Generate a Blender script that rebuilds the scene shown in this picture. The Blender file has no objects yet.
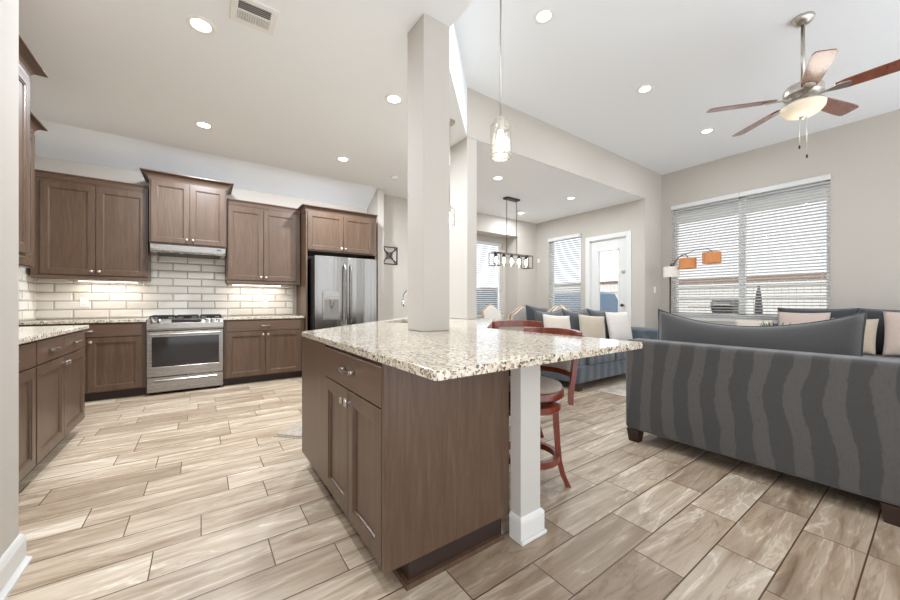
import bpy, bmesh, math, random
from mathutils import Vector, Matrix
random.seed(7)
PI = math.pi
scene = bpy.context.scene
COL = scene.collection

# ------------------------------------------------------------------ camera, world, exposure
CAM_H = 1.113
cam_data = bpy.data.cameras.new('camera')
cam = bpy.data.objects.new('camera', cam_data)
COL.objects.link(cam)
cam_data.sensor_width = 36.0
cam_data.lens = 36.0 * 350.0 / 900.0
cam_data.shift_y = 2.5 / 900.0
cam_data.clip_start = 0.03
cam_data.clip_end = 300
cam.location = (0, 0, CAM_H)
YAW = math.atan(248 / 350.0)
cam.rotation_euler = (PI / 2, 0, -YAW)
scene.camera = cam

vs = scene.view_settings
vs.view_transform = 'Standard'
vs.look = 'None'
vs.gamma = 1.0
vs.use_curve_mapping = False
vs.exposure = 0.26

world = bpy.data.worlds.new('world')
scene.world = world
world.use_nodes = True
wn = world.node_tree
wn.nodes.clear()
wo = wn.nodes.new('ShaderNodeOutputWorld')
wb = wn.nodes.new('ShaderNodeBackground')
wb.inputs['Color'].default_value = (0.90, 0.94, 1.0, 1)
wb.inputs['Strength'].default_value = 1.95
wn.links.new(wb.outputs[0], wo.inputs[0])

LAMP_W = 13.0
KITCHEN_W = 25.0
KITCHEN_FAR_W = 54.0
DINING_W = 17.0        # each recessed ceiling lamp
ZK = 3.07            # kitchen / dining ceiling
ZL = 3.65            # living ceiling
YH = 3.25            # header plane
XW = 7.47            # living window wall
XD = 6.79            # dining door wall
YD = 5.86            # dining back wall
YB = 6.06            # kitchen back wall
XL = -1.56           # kitchen left wall


def area_light(name, loc, size, power, color=(0.96, 0.97, 1.0), rot=(0, 0, 0), size_y=None, shape='DISK', parent=None):
    l = bpy.data.lights.new(name, 'AREA')
    l.shape = shape
    l.size = size
    if size_y: l.size_y = size_y
    l.energy = power
    l.color = color
    o = bpy.data.objects.new(name, l)
    COL.objects.link(o)
    o.location = loc
    o.rotation_euler = rot
    if parent: o.parent = parent
    return o


def point_light(name, loc, power, radius=0.03, color=(1, 0.9, 0.78), parent=None):
    l = bpy.data.lights.new(name, 'POINT')
    l.energy = power
    l.shadow_soft_size = radius
    l.color = color
    o = bpy.data.objects.new(name, l)
    COL.objects.link(o)
    o.location = loc
    if parent: o.parent = parent
    return o


# daylight sun on the yard, high behind the kitchen side of the house
_sl = bpy.data.lights.new('sun', 'SUN'); _sl.energy = 2.4; _sl.angle = math.radians(2); _sl.color = (1.0, 0.98, 0.95)
_so = bpy.data.objects.new('sun', _sl); COL.objects.link(_so)
_so.rotation_euler = Vector((0.6, -0.5, -0.68)).to_track_quat('-Z', 'Y').to_euler()


# ------------------------------------------------------------------ materials
def srgb(r, g, b):
    f = lambda c: (c / 255 / 12.92) if c / 255 <= 0.04045 else ((c / 255 + 0.055) / 1.055) ** 2.4
    return (f(r), f(g), f(b), 1)


def mat(name, col=(200, 200, 200), rough=0.5, metal=0.0, **kw):
    m = bpy.data.materials.new(name)
    m.use_nodes = True
    b = m.node_tree.nodes['Principled BSDF']
    b.inputs['Base Color'].default_value = srgb(*col)
    b.inputs['Roughness'].default_value = rough
    b.inputs['Metallic'].default_value = metal
    for k, v in kw.items():
        b.inputs[k.replace('_', ' ')].default_value = v
    return m


class NG:
    """small node helper"""
    def __init__(self, m):
        self.t = m.node_tree
        self.b = self.t.nodes['Principled BSDF']
    def n(self, typ, **kw):
        x = self.t.nodes.new(typ)
        for k, v in kw.items(): setattr(x, k, v)
        return x
    def l(self, a, b): self.t.links.new(a, b)
    def val(self, sock, v):
        if isinstance(v, (int, float, tuple, list)): sock.default_value = v
        else: self.l(v, sock)
    def math(self, op, a, b=0.0, c=None):
        x = self.n('ShaderNodeMath', operation=op)
        self.val(x.inputs[0], a); self.val(x.inputs[1], b)
        if c is not None: self.val(x.inputs[2], c)
        return x.outputs[0]
    def mix(self, f, a, b, blend='MIX'):
        x = self.n('ShaderNodeMix', data_type='RGBA', blend_type=blend)
        self.val(x.inputs[0], f); self.val(x.inputs[6], a); self.val(x.inputs[7], b)
        return x.outputs[2]
    def noise(self, vec, scale, detail=3, rough=0.5, dist=0.0):
        x = self.n('ShaderNodeTexNoise')
        x.inputs['Scale'].default_value = scale
        x.inputs['Detail'].default_value = detail
        x.inputs['Roughness'].default_value = rough
        x.inputs['Distortion'].default_value = dist
        self.l(vec, x.inputs['Vector'])
        return x.outputs['Fac']
    def ramp(self, fac, stops, interp='LINEAR'):
        x = self.n('ShaderNodeValToRGB')
        r = x.color_ramp
        r.interpolation = interp
        r.elements[0].position = stops[0][0]; r.elements[0].color = stops[0][1]
        r.elements[1].position = stops[-1][0]; r.elements[1].color = stops[-1][1]
        for p, c in stops[1:-1]:
            e = r.elements.new(p); e.color = c
        self.val(x.inputs[0], fac)
        return x.outputs[0]
    def mapping(self, vec, scale=(1, 1, 1), loc=(0, 0, 0), rot=(0, 0, 0)):
        x = self.n('ShaderNodeMapping')
        x.inputs['Scale'].default_value = scale
        x.inputs['Location'].default_value = loc
        x.inputs['Rotation'].default_value = rot
        self.l(vec, x.inputs['Vector'])
        return x.outputs[0]
    def bump(self, h, strength=0.2, dist=0.01):
        x = self.n('ShaderNodeBump')
        x.inputs['Strength'].default_value = strength
        x.inputs['Distance'].default_value = dist
        self.l(h, x.inputs['Height'])
        self.l(x.outputs[0], self.b.inputs['Normal'])
    def obj(self): return self.n('ShaderNodeTexCoord').outputs['Object']
    def geo(self): return self.n('ShaderNodeNewGeometry').outputs['Position']


def g(v): return (v, v, v, 1)


def paint(name, col, rough=0.75):
    m = mat(name, col, rough)
    k = NG(m)
    n = k.noise(k.geo(), 90, 3)
    k.bump(n, 0.08, 0.003)
    return m


def wood_mat(name, dark, mid, light, rough=0.38, scale=1.0, vertical=True, coat=0.0):
    m = mat(name, mid, rough)
    k = NG(m)
    o = k.obj()
    sc = (14 * scale, 14 * scale, 1.3 * scale) if vertical else (1.3 * scale, 14 * scale, 14 * scale)
    v = k.mapping(o, sc)
    n1 = k.noise(v, 1.6, 6, 0.65, 0.9)
    v2 = k.mapping(o, (sc[0] * 6, sc[1] * 6, sc[2] * 3) if vertical else (sc[0] * 3, sc[1] * 6, sc[2] * 6))
    n2 = k.noise(v2, 2.0, 3, 0.6)
    f = k.math('ADD', k.math('MULTIPLY', n1, 0.75), k.math('MULTIPLY', n2, 0.3))
    c = k.ramp(f, [(0.34, srgb(*dark)), (0.52, srgb(*mid)), (0.72, srgb(*light))])
    k.l(c, k.b.inputs['Base Color'])
    k.b.inputs['Coat Weight'].default_value = coat
    k.b.inputs['Coat Roughness'].default_value = 0.15
    k.bump(n2, 0.06, 0.002)
    return m


M = {}
M['wall'] = paint('wall_paint', (194, 186, 176))
M['column'] = paint('column_paint', (192, 185, 176), 0.7)
M['ceiling'] = paint('ceiling_paint', (244, 246, 247), 0.85)
M['trim'] = mat('white_trim_paint', (222, 220, 216), 0.35)
M['post'] = mat('post_paint', (196, 192, 184), 0.45)
M['cab'] = wood_mat('cabinet_wood', (76, 57, 43), (89, 68, 52), (103, 81, 64), 0.34, 1.0)
M['cab_h'] = wood_mat('cabinet_wood_horizontal', (82, 62, 49), (92, 70, 56), (103, 80, 65), 0.34, 1.0, False)
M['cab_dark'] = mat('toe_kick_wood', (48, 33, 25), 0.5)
M['nickel'] = mat('brushed_nickel', (196, 190, 182), 0.28, 1.0)
M['steel_dark'] = mat('dark_steel_side', (70, 66, 64), 0.45, 0.6)
M['black_glass'] = mat('black_glass', (38, 33, 31), 0.06)
M['black_metal'] = mat('black_iron', (34, 31, 30), 0.5, 0.4)
M['bronze'] = mat('dark_bronze', (60, 54, 50), 0.45, 0.6)
M['white_plastic'] = mat('white_plastic', (240, 238, 233), 0.4)
M['blind'] = mat('white_blind_slats', (218, 217, 214), 0.5)
M['cherry'] = wood_mat('cherry_wood', (84, 34, 22), (118, 48, 30), (146, 66, 42), 0.28, 1.0, True, 0.4)
M['fan_wood'] = wood_mat('fan_blade_wood', (92, 48, 34), (124, 66, 46), (142, 80, 58), 0.22, 1.0, False, 1.0)
M['leg_wood'] = mat('dark_leg_wood', (50, 33, 24), 0.4)
M['pale_wood'] = wood_mat('pale_table_wood', (150, 120, 92), (182, 152, 120), (204, 178, 148), 0.5, 1.0, False)
M['concrete'] = mat('patio_concrete', (190, 186, 178), 0.9)
M['vinyl'] = mat('outdoor_fence_boards', (200, 194, 184), 0.8)
M['shingle'] = mat('neighbor_roof_shingles', (176, 172, 168), 0.9)
M['brick'] = mat('neighbor_brick', (150, 132, 112), 0.9)
M['brown_beam'] = mat('brown_rail', (120, 92, 74), 0.8)
M['cover_blue'] = mat('blue_gray_cover', (92, 108, 124), 0.8)
M['leaf'] = mat('leaf_green', (66, 104, 58), 0.5)
M['pot'] = mat('pot_ceramic', (220, 214, 204), 0.4)
M['chrome'] = mat('chrome', (225, 225, 225), 0.12, 1.0)


def steel():
    m = mat('brushed_stainless', (158, 153, 147), 0.27, 1.0)
    k = NG(m)
    v = k.mapping(k.obj(), (1.5, 1.5, 220))
    n = k.noise(v, 3, 3)
    k.bump(n, 0.05, 0.001)
    k.l(k.math('MULTIPLY_ADD', n, 0.2, 0.17), k.b.inputs['Roughness'])
    return m
M['steel'] = steel()


def steel_v():
    m = mat('brushed_stainless_vertical', (146, 143, 139), 0.25, 1.0)
    k = NG(m)
    v = k.mapping(k.obj(), (60, 60, 0.8))
    n = k.noise(v, 3, 3)
    v2 = k.mapping(k.obj(), (4.5, 4.5, 0.12))
    n2 = k.noise(v2, 1.3, 2)
    k.bump(k.math('ADD', k.math('MULTIPLY', n, 0.05), n2), 0.6, 0.02)
    k.b.inputs['Roughness'].default_value = 0.2
    return m
M['steel_v'] = steel_v()


def emis(name, col, strength):
    m = bpy.data.materials.new(name)
    m.use_nodes = True
    b = m.node_tree.nodes['Principled BSDF']
    b.inputs['Base Color'].default_value = (1, 1, 1, 1)
    b.inputs['Emission Color'].default_value = col
    b.inputs['Emission Strength'].default_value = strength
    return m
M['lamp_lens'] = emis('lit_lamp_lens', (1, 0.97, 0.92, 1), 9.0)
M['bulb'] = emis('lit_bulb', (1, 0.9, 0.76, 1), 10.0)
M['bowl'] = emis('lit_frosted_bowl', (1, 0.86, 0.64, 1), 0.16)
M['bowl'].node_tree.nodes['Principled BSDF'].inputs['Base Color'].default_value = srgb(226, 212, 188)
M['under_strip'] = emis('lit_under_cabinet_strip', (1, 0.96, 0.88, 1), 4.0)


def glass_mat(name, tint=(0.96, 0.98, 1, 1), gloss=0.10, bump=0.0):
    m = bpy.data.materials.new(name)
    m.use_nodes = True
    t = m.node_tree
    t.nodes.clear()
    out = t.nodes.new('ShaderNodeOutputMaterial')
    tr = t.nodes.new('ShaderNodeBsdfTransparent')
    tr.inputs[0].default_value = tint
    gl = t.nodes.new('ShaderNodeBsdfGlossy')
    gl.inputs['Roughness'].default_value = 0.03
    mx = t.nodes.new('ShaderNodeMixShader')
    mx.inputs[0].default_value = gloss
    t.links.new(tr.outputs[0], mx.inputs[1])
    t.links.new(gl.outputs[0], mx.inputs[2])
    t.links.new(mx.outputs[0], out.inputs[0])
    if bump:
        tc = t.nodes.new('ShaderNodeTexCoord')
        v = t.nodes.new('ShaderNodeTexVoronoi')
        v.inputs['Scale'].default_value = 70
        bp = t.nodes.new('ShaderNodeBump')
        bp.inputs['Strength'].default_value = bump
        bp.inputs['Distance'].default_value = 0.01
        t.links.new(tc.outputs['Object'], v.inputs['Vector'])
        t.links.new(v.outputs['Distance'], bp.inputs['Height'])
        t.links.new(bp.outputs[0], gl.inputs['Normal'])
        r = t.nodes.new('ShaderNodeMath'); r.operation = 'LESS_THAN'; r.inputs[1].default_value = 0.22
        t.links.new(v.outputs['Distance'], r.inputs[0])
        a = t.nodes.new('ShaderNodeMath'); a.operation = 'MULTIPLY_ADD'
        a.inputs[1].default_value = 0.35; a.inputs[2].default_value = gloss
        t.links.new(r.outputs[0], a.inputs[0])
        t.links.new(a.outputs[0], mx.inputs[0])
    return m
M['glass'] = glass_mat('window_glass', gloss=0.012)
M['seeded'] = glass_mat('seeded_glass', (0.93, 0.91, 0.86, 1), 0.22, 0.6)
M['jar'] = glass_mat('clear_jar_glass', (0.92, 0.92, 0.9, 1), 0.15)


def floor_mat():
    m = mat('wood_look_tile', (180, 160, 140), 0.35)
    k = NG(m)
    pos = k.geo()
    s = k.n('ShaderNodeSeparateXYZ'); k.l(pos, s.inputs[0])
    x, y = s.outputs[0], s.outputs[1]
    RW, TL = 0.2057, 0.6155
    yr = k.math('DIVIDE', k.math('SUBTRACT', y, 0.195), RW)
    row = k.math('FLOOR', yr)
    fy = k.math('SUBTRACT', yr, row)
    known = {0: .552, 1: .087, 2: .356, 3: .539, 4: .212, 7: .255, 8: .438, 9: .612, 10: .310, 11: .130, 12: .341}
    rr = random.Random(3)
    stops = []
    for n in range(31):
        v = known.get(n, rr.choice([.05, .2, .36, .5, .12, .44, .58]))
        stops.append((n / 31.0, g(v)))
    off = k.ramp(k.math('DIVIDE', k.math('ADD', row, 0.5), 31.0), stops, 'CONSTANT')
    sp = k.n('ShaderNodeSeparateColor'); k.l(off, sp.inputs[0])
    xr = k.math('DIVIDE', k.math('SUBTRACT', x, sp.outputs[0]), TL)
    cx = k.math('FLOOR', xr)
    fx = k.math('SUBTRACT', xr, cx)
    # grout distance
    dy = k.math('MULTIPLY', k.math('MINIMUM', fy, k.math('SUBTRACT', 1.0, fy)), RW)
    dx = k.math('MULTIPLY', k.math('MINIMUM', fx, k.math('SUBTRACT', 1.0, fx)), TL)
    edge = k.math('MINIMUM', dy, k.math('MULTIPLY', dx, 1.25))
    grout = k.math('LESS_THAN', edge, 0.0029)
    soft = k.n('ShaderNodeMapRange'); soft.inputs['From Min'].default_value = 0.0; soft.inputs['From Max'].default_value = 0.006
    k.l(edge, soft.inputs['Value'])
    # per tile random
    cv = k.n('ShaderNodeCombineXYZ'); k.l(cx, cv.inputs[0]); k.l(row, cv.inputs[1])
    wnz = k.n('ShaderNodeTexWhiteNoise', noise_dimensions='3D'); k.l(cv.outputs[0], wnz.inputs['Vector'])
    rv = wnz.outputs['Value']; rc = wnz.outputs['Color']
    offv = k.n('ShaderNodeVectorMath', operation='MULTIPLY'); k.l(rc, offv.inputs[0]); offv.inputs[1].default_value = (37, 53, 19)
    add = k.n('ShaderNodeVectorMath', operation='ADD'); k.l(pos, add.inputs[0]); k.l(offv.outputs[0], add.inputs[1])
    pv = add.outputs[0]
    grain = k.noise(k.mapping(pv, (1.5, 12, 1)), 1.2, 6, 0.62, 0.7)
    fine = k.noise(k.mapping(pv, (14, 130, 1)), 1.0, 4, 0.6, 0.3)
    sweep = k.noise(k.mapping(pv, (1.0, 6.0, 1)), 1.1, 4, 0.55, 1.0)
    saw = k.noise(k.mapping(pv, (120, 8, 1)), 1.0, 2, 0.5)
    base = k.ramp(grain, [(0.25, srgb(140, 120, 99)), (0.40, srgb(172, 153, 130)), (0.54, srgb(192, 175, 153)), (0.76, srgb(212, 199, 180))])
    base = k.mix(k.math('MULTIPLY', k.math('ABSOLUTE', k.math('SUBTRACT', fine, 0.5)), 0.8), base, srgb(140, 116, 96))
    # pale creamy streaks: thin iso lines of a warped field
    ln = k.math('ABSOLUTE', k.math('SUBTRACT', sweep, 0.53))
    st = k.ramp(ln, [(0.0, g(0.75)), (0.008, g(0.45)), (0.03, g(0.0))])
    fm = k.ramp(grain, [(0.42, g(0)), (0.55, g(1))])
    sm = k.mix(1.0, st, fm, 'MULTIPLY')
    base = k.mix(sm, base, srgb(232, 220, 203))
    ln2 = k.math('ABSOLUTE', k.math('SUBTRACT', sweep, 0.42))
    st2 = k.ramp(ln2, [(0.0, g(0.4)), (0.006, g(0.2)), (0.02, g(0.0))])
    base = k.mix(st2, base, srgb(118, 94, 76))
    tone = k.ramp(rv, [(0.0, srgb(212, 205, 198)), (0.5, srgb(240, 236, 232)), (1.0, srgb(255, 255, 255))])
    base = k.mix(1.0, base, tone, 'MULTIPLY')
    col = k.mix(grout, base, srgb(84, 62, 46))
    k.l(col, k.b.inputs['Base Color'])
    k.l(k.math('MULTIPLY_ADD', grain, 0.25, 0.26), k.b.inputs['Roughness'])
    h = k.math('ADD', k.math('MULTIPLY', soft.outputs[0], 1.0), k.math('MULTIPLY', k.math('ADD', fine, saw), 0.10))
    k.bump(h, 0.35, 0.003)
    return m
M['floor'] = floor_mat()


def granite():
    m = mat('speckled_granite', (212, 200, 180), 0.09)
    k = NG(m)
    o = k.obj()
    warp = k.n('ShaderNodeTexNoise'); warp.inputs['Scale'].default_value = 30; k.l(o, warp.inputs['Vector'])
    wv = k.n('ShaderNodeVectorMath', operation='MULTIPLY_ADD')
    k.l(warp.outputs['Color'], wv.inputs[0]); wv.inputs[1].default_value = (0.035, 0.035, 0.035); k.l(o, wv.inputs[2])
    p = wv.outputs[0]
    def vor(scale):
        v = k.n('ShaderNodeTexVoronoi'); v.inputs['Scale'].default_value = scale; k.l(p, v.inputs['Vector'])
        s = k.n('ShaderNodeSeparateColor'); k.l(v.outputs['Color'], s.inputs[0])
        return s.outputs[0], s.outputs[1]
    a, a2 = vor(95)
    b_, b2 = vor(140)
    big = k.noise(o, 7, 3, 0.6)
    c = k.ramp(a, [(0.0, srgb(190, 176, 154)), (0.35, srgb(210, 200, 182)), (0.7, srgb(220, 212, 197)), (0.9, srgb(188, 166, 140)), (1.0, srgb(160, 136, 110))])
    thr = k.math('MULTIPLY_ADD', big, 0.55, -0.06)
    dark = k.math('LESS_THAN', b_, thr)
    c = k.mix(k.math('MULTIPLY', dark, 0.92), c, k.ramp(b2, [(0, srgb(38, 30, 26)), (0.4, srgb(84, 68, 56)), (0.75, srgb(128, 112, 96)), (1, srgb(160, 146, 130))]))
    k.l(c, k.b.inputs['Base Color'])
    return m
M['granite'] = granite()


def subway(name, axis):
    m = mat(name, (226, 220, 210), 0.12)
    k = NG(m)
    s = k.n('ShaderNodeSeparateXYZ'); k.l(k.geo(), s.inputs[0])
    x, z = s.outputs[axis], s.outputs[2]
    RH, TW = 0.104, 0.314
    zr = k.math('DIVIDE', k.math('SUBTRACT', z, 0.921), RH)
    row = k.math('FLOOR', zr); fz = k.math('SUBTRACT', zr, row)
    par = k.math('MODULO', k.math('ABSOLUTE', row), 2.0)
    xr = k.math('DIVIDE', k.math('SUBTRACT', k.math('ADD', x, 1.264 + 3.14), k.math('MULTIPLY', par, 0.157)), TW)
    cx = k.math('FLOOR', xr); fx = k.math('SUBTRACT', xr, cx)
    dz = k.math('MULTIPLY', k.math('MINIMUM', fz, k.math('SUBTRACT', 1.0, fz)), RH)
    dx = k.math('MULTIPLY', k.math('MINIMUM', fx, k.math('SUBTRACT', 1.0, fx)), TW)
    e = k.math('MINIMUM', dz, dx)
    gr = k.math('LESS_THAN', e, 0.0036)
    cv = k.n('ShaderNodeCombineXYZ'); k.l(cx, cv.inputs[0]); k.l(row, cv.inputs[1])
    w = k.n('ShaderNodeTexWhiteNoise'); k.l(cv.outputs[0], w.inputs['Vector'])
    tint = k.ramp(w.outputs['Value'], [(0, srgb(222, 214, 202)), (1, srgb(236, 230, 221))])
    k.l(k.mix(gr, tint, srgb(150, 140, 130)), k.b.inputs['Base Color'])
    mr = k.n('ShaderNodeMapRange'); mr.inputs['From Min'].default_value = 0.002; mr.inputs['From Max'].default_value = 0.017
    k.l(e, mr.inputs['Value'])
    k.bump(mr.outputs[0], 0.9, 0.008)
    k.l(k.math('MULTIPLY_ADD', gr, 0.6, 0.12), k.b.inputs['Roughness'])
    return m
M['tile_x'] = subway('subway_tile_back', 0)
M['tile_y'] = subway('subway_tile_side', 1)


def fabric(name, c1, c2, stripes=0, axis=1, rough=0.95):
    m = mat(name, c1, rough)
    k = NG(m)
    p = k.geo() if stripes else k.obj()
    s = k.n('ShaderNodeSeparateXYZ'); k.l(p, s.inputs[0])
    th = k.noise(k.mapping(p, (420, 420, 110)), 1.0, 3, 0.7)
    mid = k.noise(k.mapping(p, (60, 60, 22)), 1.0, 3, 0.6)
    if stripes:
        wob = k.n('ShaderNodeTexNoise'); wob.inputs['Scale'].default_value = 2.3; wob.inputs['Detail'].default_value = 2; k.l(p, wob.inputs['Vector'])
        y = s.outputs[axis]
        ph = k.math('ADD', k.math('ADD', k.math('MULTIPLY', y, stripes), k.math('MULTIPLY', k.math('SINE', k.math('MULTIPLY_ADD', s.outputs[2], 6.5, k.math('MULTIPLY', y, 2.2))), 1.0)),
                    k.math('MULTIPLY', wob.outputs['Fac'], 5.0))
        w = k.math('ADD', k.math('SINE', ph), k.math('MULTIPLY', k.math('SUBTRACT', mid, 0.5), 0.9))
        f = k.ramp(w, [(0.0, g(0)), (0.22, g(1))])
        f = k.mix(0.35, f, th)
    else:
        f = th
    c = k.mix(f, srgb(*c1), srgb(*c2))
    c = k.mix(k.math('MULTIPLY', k.math('ABSOLUTE', k.math('SUBTRACT', mid, 0.5)), 1.2), c, srgb(*[int(v * 0.8) for v in c1]))
    k.l(c, k.b.inputs['Base Color'])
    k.b.inputs['Sheen Weight'].default_value = 0.25
    k.b.inputs['Sheen Roughness'].default_value = 0.5
    k.bump(th, 0.35, 0.003)
    return m
M['sofa_near'] = fabric('gray_chenille_waves', (58, 56, 54), (86, 82, 78), 37.0)
M['sofa_plain'] = fabric('gray_chenille', (58, 57, 56), (78, 76, 74))
M['sofa_blue'] = fabric('blue_gray_chenille_waves', (66, 73, 79), (98, 105, 110), 37.0, 0)
M['dark_pillow'] = fabric('charcoal_cloth', (48, 50, 54), (64, 66, 70))
M['gray_pillow'] = fabric('gray_cloth', (70, 72, 73), (90, 92, 93))
M['beige_pillow'] = fabric('beige_cloth', (200, 186, 170), (222, 210, 196))
M['tan_pillow'] = fabric('tan_cloth', (176, 160, 140), (202, 188, 168))
M['pink_pillow'] = fabric('blush_beige_cloth', (190, 170, 158), (208, 190, 178))
M['white_pillow'] = fabric('white_ribbed_cloth', (214, 204, 194), (232, 224, 216))
M['seat_cloth'] = fabric('stool_seat_cloth', (150, 136, 122), (178, 165, 150))
M['chair_cloth'] = fabric('cream_linen', (214, 204, 192), (230, 222, 212))
M['shade_white'] = fabric('white_lamp_shade_cloth', (226, 218, 204), (240, 234, 222))


def shade_orange():
    m = mat('amber_lamp_shade_cloth', (214, 138, 72), 0.9)
    k = NG(m)
    n = k.noise(k.mapping(k.obj(), (160, 160, 40)), 1.0, 3)
    k.l(k.mix(n, srgb(178, 112, 66), srgb(206, 146, 100)), k.b.inputs['Base Color'])
    k.b.inputs['Emission Color'].default_value = srgb(226, 130, 60)
    k.b.inputs['Emission Strength'].default_value = 0.12  # faint glow stands in for backlight coming through the cloth
    return m
M['shade_amber'] = shade_orange()


def rug_mat(name, a, b, c, s=14):
    m = mat(name, a, 0.95)
    k = NG(m)
    o = k.obj()
    v = k.n('ShaderNodeTexVoronoi', feature='F1', distance='MANHATTAN'); v.inputs['Scale'].default_value = s; k.l(o, v.inputs['Vector'])
    n = k.noise(o, s * 3.5, 4, 0.7)
    f = k.ramp(k.math('ADD', v.outputs['Distance'], k.math('MULTIPLY', n, 0.5)), [(0.3, srgb(*b)), (0.5, srgb(*a)), (0.7, srgb(*c)), (0.95, srgb(*a))])
    k.l(f, k.b.inputs['Base Color'])
    k.bump(n, 0.5, 0.004)
    return m
M['rug'] = rug_mat('faded_medallion_rug', (186, 176, 164), (130, 120, 114), (156, 144, 132), 9)
M['mat'] = rug_mat('braided_mat', (160, 148, 134), (92, 82, 74), (184, 172, 158), 26)


# ------------------------------------------------------------------ mesh helpers
def newbm(): return bmesh.new()


def box(bm, x0, x1, y0, y1, z0, z1, bev=0.0, seg=1):
    r = bmesh.ops.create_cube(bm, size=1.0)
    vs_ = r['verts']
    for v in vs_:
        v.co = Vector(((x0 + x1) / 2 + v.co.x * (x1 - x0), (y0 + y1) / 2 + v.co.y * (y1 - y0), (z0 + z1) / 2 + v.co.z * (z1 - z0)))
    if bev > 0:
        es = list({e for v in vs_ for e in v.link_edges})
        bmesh.ops.bevel(bm, geom=es, offset=bev, segments=seg, affect='EDGES', profile=0.5)
    return bm


def B(x0, x1, y0, y1, z0, z1, bev=0.0, seg=1): return box(newbm(), x0, x1, y0, y1, z0, z1, bev, seg)


def prism(bm, pts, z0, z1):
    """vertical prism from a ccw xy outline"""
    lo = [bm.verts.new((x, y, z0)) for x, y in pts]
    hi = [bm.verts.new((x, y, z1)) for x, y in pts]
    n = len(pts)
    bm.faces.new(list(reversed(lo)))
    bm.faces.new(hi)
    for i in range(n):
        j = (i + 1) % n
        bm.faces.new([lo[i], lo[j], hi[j], hi[i]])
    return bm


def ring_loft(bm, rings, cap0=True, cap1=True, closed=True):
    vr = [[bm.verts.new(p) for p in r] for r in rings]
    n = len(rings[0])
    for a, b in zip(vr, vr[1:]):
        for i in range(n if closed else n - 1):
            j = (i + 1) % n
            bm.faces.new([a[i], a[j], b[j], b[i]])
    if cap0: bm.faces.new(list(reversed(vr[0])))
    if cap1: bm.faces.new(vr[-1])
    return bm


def tube(bm, pts, r, seg=10, caps=True):
    """round tube through points; r is a number or list"""
    pts = [Vector(p) for p in pts]
    rs = r if isinstance(r, (list, tuple)) else [r] * len(pts)
    rings = []
    up = Vector((0, 0, 1))
    prev = None
    for i, p in enumerate(pts):
        t = (pts[min(i + 1, len(pts) - 1)] - pts[max(i - 1, 0)]).normalized()
        if prev is None:
            a = t.cross(up)
            if a.length < 1e-3: a = t.cross(Vector((1, 0, 0)))
        else:
            a = prev - t * prev.dot(t)
        a.normalize(); b = t.cross(a); prev = a
        rings.append([p + a * math.cos(2 * PI * k / seg) * rs[i] + b * math.sin(2 * PI * k / seg) * rs[i] for k in range(seg)])
    return ring_loft(bm, rings, caps, caps)


def bar(bm, p0, p1, w, h, up=(0, 0, 1), bev=0):
    """rectangular bar between two points"""
    p0, p1 = Vector(p0), Vector(p1)
    t = (p1 - p0).normalized()
    a = t.cross(Vector(up))
    if a.length < 1e-3: a = t.cross(Vector((1, 0, 0)))
    a.normalize(); b = a.cross(t).normalized()
    def ring(p): return [p + a * sx * w / 2 + b * sy * h / 2 for sx, sy in ((-1, -1), (1, -1), (1, 1), (-1, 1))]
    return ring_loft(bm, [ring(p0), ring(p1)])


def lathe(bm, prof, seg=32, cap0=True, cap1=True, center=(0, 0)):
    rings = [[(center[0] + r * math.cos(2 * PI * k / seg), center[1] + r * math.sin(2 * PI * k / seg), z) for k in range(seg)] for r, z in prof]
    return ring_loft(bm, rings, cap0, cap1)


def obj(name, bm, m, parent=None, smooth=False, sub=0, loc=None, rot=None):
    bmesh.ops.recalc_face_normals(bm, faces=bm.faces[:])
    me = bpy.data.meshes.new(name)
    bm.to_mesh(me); bm.free()
    if smooth:
        for p in me.polygons: p.use_smooth = True
    if m is not None: me.materials.append(M[m] if isinstance(m, str) else m)
    o = bpy.data.objects.new(name, me)
    COL.objects.link(o)
    if parent: o.parent = parent
    if loc: o.location = loc
    if rot: o.rotation_euler = rot
    if sub:
        md = o.modifiers.new('sub', 'SUBSURF'); md.levels = sub; md.render_levels = sub
    return o


def autosmooth(o, ang=40):
    me = o.data
    for p in me.polygons: p.use_smooth = True
    try: me.set_sharp_from_angle(angle=math.radians(ang))
    except Exception: pass
    return o


def thing(name, label, cat, loc=(0, 0, 0), rz=0, group=None):
    o = bpy.data.objects.new(name, None)
    COL.objects.link(o)
    o.empty_display_size = 0.1
    o.location = loc; o.rotation_euler = (0, 0, rz)
    o['label'] = label; o['category'] = cat
    if group: o['group'] = group
    return o


def tag(o, label, cat, group=None):
    o['label'] = label; o['category'] = cat
    if group: o['group'] = group
    return o


def struct(name, bm, m, label=None):
    o = obj(name, bm, m)
    o['kind'] = 'structure'
    return o


def copy_tree(o, parent=None):
    c = o.copy(); COL.objects.link(c)
    if parent: c.parent = parent
    for ch in list(o.children): copy_tree(ch, c)
    return c


# ------------------------------------------------------------------ the room shell
bm = newbm(); prism(bm, [(-0.75, -1.2), (XW + 0.15, -1.2), (XW + 0.15, 6.6), (XL - 0.2, 6.6), (XL - 0.2, 0.6), (-0.75, 0.6)], -0.12, 0)
struct('floor', bm, 'floor')

# kitchen / dining ceiling (one slab, living part higher)
bm = newbm()
prism(bm, [(-4.0, -3.0), (1.437, -3.0), (1.437, 2.137), (2.55, YH + 0.006), (XD + 0.1, YH + 0.006), (XD + 0.1, 6.6), (2.45, 6.6), (2.45, 5.59), (-4.0, 5.59)], ZK, ZK + 0.12)
struct('ceiling', bm, 'ceiling')
# sloped kitchen ceiling over the range wall
bm = newbm()
ring_loft(bm, [[(x, 5.59, ZK), (x, YB + 0.12, 2.74), (x, YB + 0.12, 2.95), (x, 5.59, ZK + 0.12)] for x in (XL - 0.1, 2.45)])
struct('ceiling_slope', bm, 'ceiling')
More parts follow.
